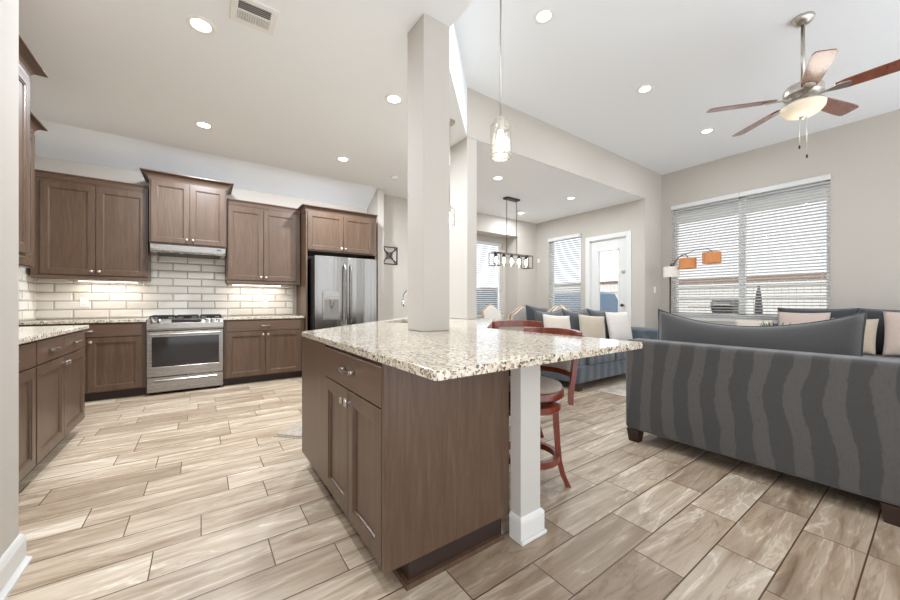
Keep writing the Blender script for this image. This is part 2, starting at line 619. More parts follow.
# high living ceiling
struct('ceiling_living', B(1.3, XW + 0.15, -3.0, YH + 0.12, ZL, ZL + 0.12), 'ceiling')
# riser between the two ceiling heights
bm = newbm()
prism(bm, [(1.437, -3.0), (1.437, 2.137), (2.55, YH), (2.40, YH + 0.05), (1.30, 2.19), (1.30, -3.0)], ZK + 0.12, ZL)
struct('wall_riser', bm, 'ceiling')
# header between living and dining
bm = newbm()
prism(bm, [(2.55, YH), (XW + 0.15, YH), (XW + 0.15, YH + 0.14), (2.55, YH + 0.14)], ZK + 0.121, ZL)
box(bm, 2.55, XW + 0.15, YH, YH + 0.0055, ZK, ZK + 0.121)
struct('wall_header', bm, 'wall')
# stub wall right of the dining opening
struct('wall_stub', B(XD, XW + 0.15, YH, YH + 0.14, 0, ZK), 'wall')


def wall_with_holes(name, axis, pos, thick, a0, a1, z0, z1, holes, m='wall'):
    """axis 'x': wall plane x=pos spanning y a0..a1 ; axis 'y': plane y=pos spanning x"""
    bm = newbm()
    cuts = sorted({a0, a1} | {h[0] for h in holes} | {h[1] for h in holes})
    for c0, c1 in zip(cuts, cuts[1:]):
        hs = [h for h in holes if h[0] <= c0 + 1e-6 and h[1] >= c1 - 1e-6]
        spans = [(z0, z1)]
        if hs:
            h = hs[0]; spans = [(z0, h[2]), (h[3], z1)]
        for s0, s1 in spans:
            if s1 - s0 < 1e-4: continue
            if axis == 'x': box(bm, pos, pos + thick, c0, c1, s0, s1)
            else: box(bm, c0, c1, pos, pos + thick, s0, s1)
    bmesh.ops.remove_doubles(bm, verts=bm.verts[:], dist=1e-5)
    return struct(name, bm, m)


LW = (0.96, 3.04, 0.88, 2.93)        # living window opening y0,y1,z0,z1
W2 = (4.62, 5.46, 0.80, 2.60)        # dining side window
DR = (3.60, 4.39, 0.0, 2.42)         # patio door
wall_with_holes('wall_right', 'x', XW, 0.15, -1.2, YH, 0, ZL, [LW])
wall_with_holes('wall_dining_right', 'x', XD, 0.15, YH + 0.14, 6.6, 0, ZK, [W2, DR])
# dining back wall with a window niche
wall_with_holes('wall_dining_back', 'y', YD, 0.14, 2.56, XD, 0, ZK, [(4.0, 6.13, 0.0, 2.68)])
NW = (4.15, 6.02, 0.80, 2.56)
wall_with_holes('wall_niche', 'y', 6.26, 0.12, 3.9, 6.25, 0, 2.8, [NW])
bm = newbm()
box(bm, 3.88, 4.0, YD + 0.14, 6.26, 0, 2.68); box(bm, 6.13, 6.25, YD + 0.14, 6.26, 0, 2.68); box(bm, 3.88, 6.25, YD + 0.14, 6.26, 2.68, 2.8)
struct('wall_niche_sides', bm, 'wall')
# kitchen back, left, partition, entry wall
struct('wall_back', B(XL - 0.1, 2.45, YB, YB + 0.12, 0, ZK), 'wall')
struct('wall_left', B(XL - 0.12, XL, 2.0, YB, 0, ZK), 'wall')
struct('wall_partition', B(2.45, 2.56, 5.59, 6.2, 0, ZK), 'wall')
struct('wall_entry', B(XL - 0.12, -0.63, 0.6, 2.257, 0, ZK, 0.004, 2), 'wall')
# columns on the peninsula
struct('wall_column_front', B(1.22, 1.437, 2.03, 2.26, 0.9155, ZK, 0.006, 2), 'column')
struct('wall_column_rear', B(2.551, 2.70, YH + 0.001, YH + 0.42, 0.9155, ZK, 0.006, 2), 'column')


def baseboard(name, pts):
    """profile run along pts with outward normal to the right-hand side of travel"""
    bm = newbm()
    prof = [(0.0, 0.0), (0.030, 0.0), (0.030, 0.012), (0.020, 0.024), (0.016, 0.03), (0.016, 0.105), (0.010, 0.125), (0.004, 0.135), (0.0, 0.135)]
    rings = []
    n = len(pts)
    P = [Vector((p[0], p[1])) for p in pts]
    for i in range(n):
        ds = []
        if i > 0: ds.append((P[i] - P[i - 1]).normalized())
        if i < n - 1: ds.append((P[i + 1] - P[i]).normalized())
        ns = [Vector((d.y, -d.x)) for d in ds]
        if len(ns) == 2:
            m_ = (ns[0] + ns[1]).normalized(); m_ = m_ / m_.dot(ns[0])
        else: m_ = ns[0]
        rings.append([(P[i].x + m_.x * o, P[i].y + m_.y * o, z) for o, z in prof])
    ring_loft(bm, rings)
    return struct(name, bm, 'trim')


baseboard('baseboard_entry', [(-0.63, 0.6), (-0.63, 2.257), (XL, 2.257)])
baseboard('baseboard_right', [(XD, YH), (XW, YH), (XW, -1.2)])
baseboard('baseboard_dining', [(XD, YD - 0.0), (XD, 4.50)])
baseboard('baseboard_back', [(2.56, YD), (4.0, YD)])

# backsplash tile
bm = newbm(); box(bm, XL + 0.009, 1.19, YB - 0.009, YB, 0.917, 1.40); box(bm, -0.56, 0.27, YB - 0.009, YB, 1.40, 1.86)
struct('wall_tile_back', bm, 'tile_x')
struct('wall_tile_left', B(XL, XL + 0.009, 2.6, YB, 0.917, 1.42), 'tile_y')

# ------------------------------------------------------------------ windows, blinds, door
def window_unit(name, axis, pos, thick, o, mull=False):
    """vinyl frame, sashes, glass set in an opening o=(a0,a1,z0,z1)"""
    a0, a1, z0, z1 = o
    root = bpy.data.objects.new(name, None); COL.objects.link(root); root['kind'] = 'structure'
    root.location = (pos, a0, z0) if axis == 'x' else (a0, pos, z0)
    W, H = a1 - a0, z1 - z0
    def bb(bm, u0, u1, w0, w1, d0, d1, bev=0.003):
        if axis == 'x': box(bm, d0, d1, u0, u1, w0, w1, bev)
        else: box(bm, u0, u1, d0, d1, w0, w1, bev)
    secs = [(0, W / 2), (W / 2, W)] if mull else [(0, W)]
    fr = newbm(); gl = newbm()
    for s0, s1 in secs:
        f = 0.045
        bb(fr, s0, s0 + f, 0, H, 0.07, 0.13); bb(fr, s1 - f, s1, 0, H, 0.07, 0.13)
        bb(fr, s0, s1, 0, f, 0.07, 0.13); bb(fr, s0, s1, H - f, H, 0.07, 0.13)
        bb(gl, s0 + f, s1 - f, f, H - f, 0.098, 0.102, 0)
    obj('window_frame', fr, 'trim', root)
    obj('window_pane', gl, 'glass', root)
    sl = newbm(); bb(sl, -0.03, W + 0.03, -0.03, 0.0, -0.035, 0.07, 0.004); bb(sl, -0.02, W + 0.02, -0.10, -0.03, -0.014, 0.0, 0.003)
    obj('window_sill', sl, 'trim', root)
    return root


window_unit('window_1', 'x', XW, 0.15, LW, True)
window_unit('window_2', 'x', XD, 0.15, W2)
window_unit('window_3', 'y', 6.26, 0.12, NW)


def blind(label, axis, pos, a0, a1, z0, z1, tilt=22, group=None, mount=-0.03):
    """2-inch horizontal blind in front of the opening; pos is wall face, hangs toward the room"""
    root = thing('window_blind', label, 'window blind', (pos, (a0 + a1) / 2, z0) if axis == 'x' else ((a0 + a1) / 2, pos, z0), 0, group)
    if axis == 'x': root.rotation_euler = (0, 0, -PI / 2)     # local x runs along -y, local -y towards room(-x)
    W, H = a1 - a0, z1 - z0
    sl = newbm()
    pitch = 0.0485
    n = int((H - 0.10) / pitch)
    t = math.radians(tilt)
    for i in range(n):
        zc = 0.035 + i * pitch
        c, s = math.cos(t) * 0.025, math.sin(t) * 0.025
        yc = mount
        n0 = [( yc - c, zc - s), (yc, zc + 0.002), (yc + c, zc + s)]
        th = 0.0028
        pts = [(y, z) for y, z in n0] + [(y, z + th) for y, z in reversed(n0)]
        ring_loft(sl, [[(x, y, z) for y, z in pts] for x in (-W / 2 + 0.004, W / 2 - 0.004)])
    obj('slats', sl, 'blind', root)
    obj('headrail', B(-W / 2, W / 2, mount - 0.028, mount + 0.028, H - 0.075, H, 0.003), 'blind', root)
    obj('bottom_rail', B(-W / 2, W / 2, mount - 0.026, mount + 0.026, 0.0, 0.018, 0.003), 'blind', root)
    cd = newbm()
    for fx in ([-0.42, 0.42] if W < 1.3 else [-0.45, -0.15, 0.15, 0.45]):
        for dy in (-0.027, 0.027):
            tube(cd, [(fx * W, mount + dy, 0.01), (fx * W, mount + dy, H - 0.06)], 0.0012, 5)
    obj('ladder_cord', cd, 'blind', root)
    return root


blind('white slatted blind, right half of the big living room window', 'x', XW, 0.95, 2.0, LW[2] + 0.005, 2.975, -17, 'living room blinds')
blind('white slatted blind, left half of the big living room window beside the arched lamp', 'x', XW, 2.004, 3.06, LW[2] + 0.005, 2.975, -17, 'living room blinds')
blind('tall narrow white blind beside the glazed patio door', 'x', XD, 4.60, 5.47, W2[2] + 0.005, 2.63, -26)
blind('white slatted blind in the dining niche behind the lantern chandelier', 'y', 6.30, NW[0] + 0.02, NW[1] - 0.02, NW[2] + 0.005, NW[3] - 0.005, -24, None, -0.005)
for o_ in [q for q in bpy.data.objects if q.name.startswith('window_blind')][:2]: o_['group'] = 'living room blinds'

# patio door
dr = bpy.data.objects.new('door_1', None); COL.objects.link(dr); dr['kind'] = 'structure'; dr.location = (XD, DR[0], 0)
DW, DH = DR[1] - DR[0], DR[3]
bm = newbm()
box(bm, 0.03, 0.075, 0.012, 0.17, 0.01, DH - 0.015, 0.002); box(bm, 0.03, 0.075, DW - 0.17, DW - 0.012, 0.01, DH - 0.015, 0.002)
box(bm, 0.03, 0.075, 0.17, DW - 0.17, 0.01, 0.26, 0.002); box(bm, 0.03, 0.075, 0.17, DW - 0.17, DH - 0.235, DH - 0.015, 0.002)
for y0, y1, z0, z1 in ((0.155, 0.185, 0.245, DH - 0.22), (DW - 0.185, DW - 0.155, 0.245, DH - 0.22), (0.155, DW - 0.155, 0.245, 0.275), (0.155, DW - 0.155, DH - 0.25, DH - 0.22)):
    box(bm, 0.02, 0.085, y0, y1, z0, z1, 0.004)
obj('door_slab', bm, 'trim', dr)
obj('door_glass', B(0.05, 0.055, 0.17, DW - 0.17, 0.26, DH - 0.235), 'glass', dr)
bm = newbm()
box(bm, -0.018, 0, -0.10, 0.0, 0, DH + 0.09, 0.004); box(bm, -0.018, 0, DW, DW + 0.10, 0, DH + 0.09, 0.004); box(bm, -0.018, 0, 0.0, DW, DH, DH + 0.09, 0.004)
box(bm, 0, 0.15, 0.0, 0.012, 0, DH); box(bm, 0, 0.15, DW - 0.012, DW, 0, DH); box(bm, 0, 0.15, 0, DW, DH - 0.015, DH)
obj('door_casing', bm, 'trim', dr)
bm = newbm()
tube(bm, [(0.03, 0.075, 1.06), (-0.012, 0.075, 1.06)], [0.014, 0.012], 12)
lathe(bm, [(0.002, -0.03), (0.026, -0.02), (0.03, 0), (0.026, 0.018), (0.01, 0.026)], 16)
k_ = [v for v in bm.verts][-80:]
for v in k_: v.co = Vector((-0.03 + v.co.z, 0.075 + v.co.x, 1.06 + v.co.y))
autosmooth(obj('door_knob', bm, 'bronze', dr))
bm = newbm(); box(bm, -0.005, 0.03, 0.05, 0.10, 1.70, 1.75, 0.005)
obj('door_latch', bm, 'nickel', dr)

# ------------------------------------------------------------------ cabinets
def ring4(x0, x1, y, z0, z1): return [(x0, y, z0), (x1, y, z0), (x1, y, z1), (x0, y, z1)]


def shaker(bm, x0, x1, z0, z1, th=0.020, stile=0.058, y=0.0):
    s = stile
    e = 0.002
    rings = [ring4(x0, x1, y, z0, z1), ring4(x0, x1, y - th + e, z0, z1), ring4(x0 + e, x1 - e, y - th, z0 + e, z1 - e),
             ring4(x0 + s, x1 - s, y - th, z0 + s, z1 - s), ring4(x0 + s + 0.003, x1 - s - 0.003, y - th + 0.004, z0 + s + 0.003, z1 - s - 0.003),
             ring4(x0 + s + 0.011, x1 - s - 0.011, y - th + 0.006, z0 + s + 0.011, z1 - s - 0.011),
             ring4(x0 + s + 0.013, x1 - s - 0.013, y - th + 0.013, z0 + s + 0.013, z1 - s - 0.013)]
    ring_loft(bm, rings)
    return bm


def knob_bm(x, z, y=-0.02, square=False):
    bm = newbm()
    if square:
        tube(bm, [(x, y, z), (x, y - 0.018, z)], 0.006, 8)
        box(bm, x - 0.015, x + 0.015, y - 0.028, y - 0.016, z - 0.015, z + 0.015, 0.003)
    else:
        tube(bm, [(x, y, z), (x, y - 0.012, z), (x, y - 0.016, z), (x, y - 0.024, z), (x, y - 0.029, z)], [0.006, 0.006, 0.014, 0.0155, 0.008], 14)
    return bm


def pull_bm(x, z, y=-0.02, w=0.11):
    bm = newbm()
    box(bm, x - w / 2, x - w / 2 + 0.014, y - 0.026, y, z - 0.008, z + 0.008, 0.002)
    box(bm, x + w / 2 - 0.014, x + w / 2, y - 0.026, y, z - 0.008, z + 0.008, 0.002)
    pts = []
    for i in range(9):
        t = i / 8
        pts.append((x - w / 2 + w * t, y - 0.026 - 0.008 * math.sin(PI * t), z))
    rings = [[(p[0], p[1] - 0.005, p[2] - 0.007), (p[0], p[1] + 0.005, p[2] - 0.007), (p[0], p[1] + 0.005, p[2] + 0.007), (p[0], p[1] - 0.005, p[2] + 0.007)] for p in pts]
    ring_loft(bm, rings)
    return bm


def crown_bm(w, d, z0, hgt=0.07, out=0.06, left=True, right=True, ldepth=None):
    n = 7
    prof = [(0.0, z0 - 0.012), (0.006, z0 - 0.012), (0.006, z0)]
    for i in range(n):
        t = i / (n - 1)
        prof.append((0.008 + (out - 0.012) * (1 - math.cos(t * PI / 2)), z0 + (hgt - 0.014) * math.sin(t * PI / 2)))
    prof += [(out, z0 + hgt - 0.012), (out, z0 + hgt), (0.0, z0 + hgt)]
    bm = newbm()
    rings = []
    for o, z in prof:
        l = o if left else 0; r = o if right else 0
        q = [(-w / 2, d, z), (-w / 2, ldepth, z), (-w / 2 - l - 1e-4, ldepth, z)] if ldepth else [(-w / 2 - l, d, z)]
        rings.append(q + [(-w / 2 - l, -o, z), (w / 2 + r, -o, z), (w / 2 + r, d, z)])
    ring_loft(bm, rings)
    return bm


def cabinet(label, loc, rz, w, d, z0, z1, fronts, toe=0.0, crown=None, group=None, cat='cabinet', name='kitchen_cabinet', knobs='round', reveal=0.0, light=False, toe_d=0.07):
    root = thing(name, label, cat, (loc[0], loc[1], 0), rz, group)
    bm = newbm(); box(bm, -w / 2, w / 2, 0, d, z0 + toe, z1, 0.0015)
    obj('body', bm, 'cab', root)
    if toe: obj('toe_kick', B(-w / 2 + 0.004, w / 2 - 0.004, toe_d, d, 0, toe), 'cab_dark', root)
    for f in fronts:
        kind, x0, x1, a, b = f[:5]
        if kind == 'door':
            dd = obj('door', shaker(newbm(), x0, x1, a, b), 'cab', root)
            if len(f) > 5 and f[5]:
                kx = x1 - 0.03 if f[5][0] == 'r' else x0 + 0.03
                kz = b - 0.045 if f[5][1] == 't' else a + 0.045
                autosmooth(obj('knob', knob_bm(kx, kz, -0.02, knobs == 'square'), 'nickel', dd))
        else:
            bm = newbm(); box(bm, x0, x1, -0.020, 0, a, b, 0.002)
            dd = obj('drawer', bm, 'cab_h', root)
            autosmooth(obj('pull', pull_bm((x0 + x1) / 2, (a + b) / 2), 'nickel', dd), 50)
    if z0 > 1.3 and z0 < 1.40:
        obj('light_rail', B(-w / 2, w / 2, -0.012, 0.01, z0 - 0.006, z0 + 0.03, 0.003), 'cab_h', root)
    if crown:
        obj('crown_molding', crown_bm(w, d, z1, *crown), 'cab_h', root)
    return root


G = 0.003
# back wall: base cabinets (front at Y=5.50)
YF = 5.50
wL = -0.545 - (-1.54)
cabinet('dark brown base cabinet left of the range in the corner', ((-0.545 - 1.54) / 2, YF), 0, wL, YB - YF - 0.001, 0, 0.882,
        [('drawer', -wL / 2 + 0.03, wL / 2 - 0.035, 0.725, 0.865), ('door', -wL / 2 + 0.03, 0.0 + 0.0, 0.112, 0.715, 'rt'), ('door', 0.004, wL / 2 - 0.035, 0.112, 0.715, 'lt')], toe=0.1)
wR = 1.238 - 0.232
cabinet('dark brown base cabinet between the range and the refrigerator', ((0.232 + 1.238) / 2, YF), 0, wR, YB - YF - 0.001, 0, 0.882,
        [('drawer', -wR / 2 + 0.03, wR / 2 - 0.05, 0.725, 0.865), ('door', -wR / 2 + 0.03, -0.012, 0.112, 0.715, 'rt'), ('door', -0.008, wR / 2 - 0.05, 0.112, 0.715, 'lt')], toe=0.1)
# counter slabs
tag(obj('granite_countertop', B(XL + 0.001, -0.540, YF - 0.03, YB - 0.010, 0.8835, 0.915, 0.003), 'granite'), 'granite counter slab left of the stainless range', 'countertop')
tag(obj('granite_countertop', B(0.228, 1.237, YF - 0.03, YB - 0.010, 0.8835, 0.915, 0.003), 'granite'), 'short granite counter slab between range and refrigerator', 'countertop')

# uppers on the back wall (front face Y=5.73)
YU = 5.73
x0, x1 = -1.19, -0.548
w = 1.52 - 0.548
cabinet('wide two-door wall cabinet in the corner, left of the range hood', ((-1.52 - 0.548) / 2, YU), 0, w, YB - YU - 0.0015, 1.39, 2.50,
        [('door', -w / 2 + 0.075, 0.02, 1.43, 2.455, 'rb'), ('door', 0.026, w / 2 - 0.012, 1.43, 2.455, 'lb')], crown=(0.06, 0.03, False, False))
w = 0.795
hoodcab = cabinet('raised short cabinet above the range hood with flared crown', (-0.128, 5.60), 0, w, YB - 5.60 - 0.0015, 1.845, 2.63,
        [('door', -w / 2 + 0.018, -0.002, 1.86, 2.615, 'rb'), ('door', 0.003, w / 2 - 0.018, 1.86, 2.615, 'lb')], crown=(0.085, 0.08, True, True))
w = 1.245 - 0.275
cabinet('two-door wall cabinet between range hood and refrigerator', ((0.275 + 1.236) / 2, YU), 0, 0.955, YB - YU - 0.0015, 1.39, 2.49,
        [('door', -0.955 / 2 + 0.012, -0.028, 1.43, 2.445, 'rb'), ('door', -0.022, 0.955 / 2 - 0.06, 1.43, 2.445, 'lb')], crown=(0.06, 0.03, False, False))
# light rails
# fridge surround (panels + cabinet)
root = cabinet('cabinet over the refrigerator with tall side panels and crown', ((1.245 + 2.352) / 2, 5.42), 0, 1.105, YB - 5.42 - 0.0015, 1.88, 2.47,
        [('door', -0.53, -0.006, 1.90, 2.455, 'rb'), ('door', 0.0, 0.48, 1.90, 2.455, 'lb')], crown=(0.075, 0.06, True, False, 0.27))
obj('side_panel', B(-0.5525, -0.530, 0.002, YB - 5.42 - 0.0015, 0, 1.88, 0.001), 'cab', root)
obj('side_panel', B(0.530, 0.5525, 0.002, YB - 5.42 - 0.0015, 0, 1.88, 0.001), 'cab', root)

# left run (faces +x): front plane X=-0.83
XF = -0.85
spec = [(4.43, 3.90, 'l'), (3.90, 3.38, 'r'), (3.38, 2.86, 'l'), (2.86, 2.34, 'r')]
def left_cab(label, ya, yb, fr):
    w = yb - ya
    return cabinet(label, (XF, (ya + yb) / 2), PI / 2, w, XF - XL - 0.002, 0, 0.882, fr, toe=0.1, group=None, knobs='square')
# far unit: two drawers over two doors (u 36..86)
w = 4.32 - 3.225
sp_ = 3.756 - (4.32 + 3.225) / 2
left_cab('left base cabinet nearest the range wall, two drawers over two doors', 3.225, 4.32,
         [('drawer', -w / 2 + 0.01, sp_ - 0.002, 0.725, 0.87), ('drawer', sp_ + 0.002, w / 2 - 0.012, 0.725, 0.87),
          ('door', -w / 2 + 0.01, sp_ - 0.002, 0.112, 0.715, 'rt'), ('door', sp_ + 0.002, w / 2 - 0.012, 0.112, 0.715, 'lt')])
w = 3.223 - 2.40
left_cab('left base cabinet beside the entry wall, partly cut by its edge', 2.40, 3.223,
         [('drawer', -w / 2 + 0.01, w / 2 - 0.006, 0.725, 0.87), ('door', -w / 2 + 0.01, -0.004, 0.112, 0.715, 'rt'), ('door', 0.0, w / 2 - 0.006, 0.112, 0.715, 'lt')])
tag(obj('granite_countertop', B(XL + 0.010, XF + 0.038, 2.39, 4.36, 0.8835, 0.915, 0.003), 'granite'), 'granite counter slab along the left kitchen wall', 'countertop')
# left uppers
cabinet('tall wall cabinet on the left wall ending near the corner', (-1.238, 4.225), PI / 2, 0.97, -1.238 - XL - 0.002, 1.42, 2.62,
        [('door', -0.47, -0.003, 1.435, 2.605, 'rb'), ('door', 0.0, 0.47, 1.435, 2.605, 'lb')], crown=(0.085, 0.075, True, True))
cabinet('deep crowned cabinet on the left wall, mostly behind the entry wall', (-0.962, 3.04), PI / 2, 1.05, -0.962 - XL - 0.002, 1.42, 2.62,
        [('door', -0.51, -0.003, 1.435, 2.605, 'rb'), ('door', 0.0, 0.51, 1.435, 2.605, 'lb')], crown=(0.085, 0.08, True, True))

# under-cabinet light bars
def strip(label, x0, x1):
    r = thing('under_cabinet_light', label, 'light', ((x0 + x1) / 2, YB - 0.14, 1.362))
    w = x1 - x0
    obj('housing', B(-w / 2, w / 2, -0.025, 0.025, 0.006, 0.018, 0.002), 'white_plastic', r)
    obj('lens', B(-w / 2 + 0.01, w / 2 - 0.01, -0.02, 0.02, 0.0, 0.006), 'under_strip', r)
    area_light('strip_light', (0, 0, -0.004), w, 1.3, (1, 0.95, 0.86), (0, 0, 0), 0.04, 'RECTANGLE', r)
strip('light bar under the wall cabinet left of the hood', -1.20, -0.66)
strip('light bar under the wall cabinet beside the refrigerator', 0.35, 1.0)

# ------------------------------------------------------------------ range
R = thing('range', 'stainless slide-in gas range between two base cabinets', 'stove', (-0.154, 5.46, 0))
w = 0.762
obj('body', B(-w / 2 + 0.002, w / 2 - 0.002, 0.03, 0.57, 0.03, 0.895), 'steel_dark', R)
for sx in (-1, 1):
    for yy in (0.08, 0.5):
        bm = newbm(); lathe(bm, [(0.018, 0.0), (0.018, 0.03)], 12, center=(sx * 0.33, yy)); obj('foot', bm, 'black_metal', R)
bm = newbm(); box(bm, -w / 2, w / 2, -0.012, 0.03, 0.035, 0.215, 0.004)
dw = obj('drawer', bm, 'steel', R)
bm = newbm()
rings = []
for i in range(11):
    t = i / 10; rings.append([(-0.31 + 0.62 * t, -0.012 - dy - 0.004 * math.sin(PI * t), 0.172 + dz) for dy, dz in ((0, -0.016), (0.012, -0.006), (0.020, 0.004), (0.012, 0.012), (0, 0.012))])
ring_loft(bm, rings)
autosmooth(obj('handle', bm, 'steel', dw))
# oven door
bm = newbm()
th = 0.0
ring_loft(bm, [ring4(-w / 2, w / 2, 0.03, 0.222, 0.765), ring4(-w / 2, w / 2, -0.014, 0.222, 0.765), ring4(-w / 2 + 0.004, w / 2 - 0.004, -0.018, 0.226, 0.761),
               ring4(-w / 2 + 0.045, w / 2 - 0.045, -0.018, 0.335, 0.700), ring4(-w / 2 + 0.050, w / 2 - 0.050, -0.014, 0.340, 0.695)])
od = obj('oven_door', bm, 'steel', R)
obj('window', B(-w / 2 + 0.049, w / 2 - 0.049, -0.0165, -0.013, 0.339, 0.696), 'black_glass', od)
bm = newbm()
tube(bm, [(-0.345, -0.055, 0.732), (0.345, -0.055, 0.732)], 0.013, 12)
for sx in (-0.33, 0.33): box(bm, sx - 0.012, sx + 0.012, -0.055, -0.016, 0.720, 0.744, 0.002)
autosmooth(obj('handle', bm, 'steel', od))
# sloping control panel
bm = newbm()
prof = [(0.03, 0.775), (-0.020, 0.775), (-0.026, 0.80), (-0.022, 0.862), (0.02, 0.905), (0.09, 0.918), (0.09, 0.775)]
ring_loft(bm, [[(x, y, z) for y, z in prof] for x in (-w / 2, w / 2)])
cp = obj('control_panel', bm, 'steel', R)
bm = newbm()
ring_loft(bm, [[(x, y, z) for y, z in ((-0.0235 + 0.006, 0.869), (0.012, 0.899), (0.0125, 0.9035), (-0.019, 0.8725))] for x in (-0.15, 0.15)])
obj('display', bm, 'black_glass', cp)
def rknob(x):
    bm = newbm()
    n = Vector((0, -0.715, 0.70)); c = Vector((x, 0.0, 0.884))
    tube(bm, [c, c + n * 0.012, c + n * 0.014, c + n * 0.034, c + n * 0.038], [0.024, 0.023, 0.019, 0.017, 0.012], 18)
    autosmooth(obj('burner_knob', bm, 'steel', R))
for x in (-0.325, -0.265, 0.205, 0.265, 0.325): rknob(x)
obj('cooktop', B(-w / 2, w / 2, 0.09, 0.575, 0.895, 0.920, 0.004), 'black_glass', R)
for cx in (-0.25, 0.0, 0.25):
    bm = newbm()
    for i in range(5):
        yy = 0.12 + 0.10 * i
        box(bm, cx - 0.115, cx + 0.115, yy - 0.005, yy + 0.005, 0.934, 0.948, 0.002)
    for sx in (-0.11, -0.04, 0.04, 0.11):
        box(bm, cx + sx - 0.005, cx + sx + 0.005, 0.115, 0.525, 0.934, 0.946, 0.002)
    for sx in (-0.11, 0.11):
        for yy in (0.12, 0.52): box(bm, cx + sx - 0.006, cx + sx + 0.006, yy - 0.006, yy + 0.006, 0.920, 0.936)
    obj('grate', bm, 'black_metal', R)
for bx, by in ((-0.25, 0.2), (-0.25, 0.43), (0.25, 0.2), (0.25, 0.43), (0, 0.32)):
    bm = newbm(); lathe(bm, [(0.045, 0.920), (0.045, 0.928), (0.03, 0.932)], 20, center=(bx, by)); obj('burner', bm, 'black_metal', R)

# range hood
Hd = thing('range_hood', 'slim stainless range hood below the raised cabinet', 'range hood', (-0.128, 5.56, 1.735))
bm = newbm()
prof = [(0.0, 0.035), (0.0, 0.095), (0.02, 0.108), (0.495, 0.108), (0.495, 0.0), (0.03, 0.0), (0.012, 0.018)]
ring_loft(bm, [[(x, y, z) for y, z in prof] for x in (-0.385, 0.385)])
obj('shell', bm, 'steel', Hd)
obj('lower_visor', B(-0.36, 0.36, -0.012, 0.02, 0.018, 0.036, 0.003), 'steel', Hd)
obj('filter', B(-0.33, 0.33, 0.06, 0.46, -0.006, -0.001), 'steel_dark', Hd)
for x in (0.30, 0.325):
    obj('button', B(x - 0.007, x + 0.007, -0.004, 0.0, 0.06, 0.08, 0.002), 'black_metal', Hd)

# refrigerator
Fr = thing('refrigerator', 'stainless french-door refrigerator with a water dispenser', 'refrigerator', (1.80, 5.24, 0))
obj('body', B(-0.475, 0.475, 0.06, 0.80, 0.02, 1.775, 0.004), 'steel_dark', Fr)
def curved_door(x0, x1, z0, z1, dip=None):
    bm = newbm()
    n = 10
    front = []
    for i in range(n + 1):
        t = i / n
        front.append((x0 + (x1 - x0) * t, -0.012 * math.sin(PI * t) ** 0.7 if 0 < t < 1 else 0.0))
    pts = [(x1, 0.055), (x0, 0.055)] + front
    ring_loft(bm, [[(x, y, z0) for x, y in pts], [(x, y, z1) for x, y in pts]])
    return bm
dl = autosmooth(obj('door', curved_door(-0.474, -0.003, 0.72, 1.795), 'steel_v', Fr), 30)
drr = autosmooth(obj('door', curved_door(0.003, 0.474, 0.72, 1.795), 'steel_v', Fr), 30)
fz = autosmooth(obj('freezer_drawer', curved_door(-0.474, 0.474, 0.06, 0.71), 'steel_v', Fr), 30)
def vhandle(x, parent):
    bm = newbm()
    pts = [(x, -0.01, 0.80), (x, -0.055, 0.84)] + [(x, -0.062 - 0.006 * math.sin(PI * i / 8), 0.88 + 0.72 * i / 8) for i in range(9)] + [(x, -0.055, 1.64), (x, -0.01, 1.68)]
    tube(bm, pts, 0.012, 10)
    autosmooth(obj('handle', bm, 'steel', parent))
vhandle(-0.045, dl); vhandle(0.045, drr)
bm = newbm(); tube(bm, [(-0.38, -0.01, 0.64), (-0.36, -0.06, 0.64), (0.36, -0.06, 0.64), (0.38, -0.01, 0.64)], 0.012, 10)
autosmooth(obj('handle', bm, 'steel', fz))
bm = newbm(); box(bm, -0.37, -0.11, -0.020, 0.0, 0.86, 1.28, 0.004)
dp = obj('dispenser', bm, 'steel', dl)
obj('recess', B(-0.345, -0.135, -0.0215, -0.018, 0.88, 1.16), mat('dispenser_gray', (120, 116, 112), 0.4), dp)
obj('control_strip', B(-0.355, -0.125, -0.024, -0.018, 1.18, 1.26, 0.002), 'steel', dp)
bm = newbm(); lathe(bm, [(0.02, 1.06), (0.024, 1.10), (0.030, 1.16)], 14, center=(-0.24, -0.03)); obj('spout', bm, 'nickel', dp)

# outlets on the tile
def outlet(label, loc, rz=0):
    r = thing('wall_outlet', label, 'outlet', loc, rz)
    obj('plate', B(-0.036, 0.036, -0.006, 0, -0.058, 0.058, 0.002), 'white_plastic', r)
    for dz in (-0.022, 0.022):
        s = obj('socket', B(-0.017, 0.017, -0.008, -0.006, dz - 0.014, dz + 0.014, 0.001), 'white_plastic', r)
        bm = newbm(); box(bm, -0.008, -0.0055, -0.0086, -0.008, dz - 0.006, dz + 0.006); box(bm, 0.0055, 0.008, -0.0086, -0.008, dz - 0.006, dz + 0.006)
        obj('slot', bm, 'black_metal', s)
outlet('white outlet on the tile left of the range', (-1.17, YB - 0.010, 1.115))
outlet('white outlet on the tile between range and refrigerator', (0.80, YB - 0.010, 1.09))

# ------------------------------------------------------------------ peninsula
# straight cabinet (faces -x)
XI = 0.572
Yn, Yf = 1.215, 2.53
w = Yf - Yn
isl = thing('peninsula_cabinet', 'dark brown peninsula base cabinet under the granite, drawer and two doors', 'cabinet', (XI, (Yn + Yf) / 2, 0), -PI / 2)
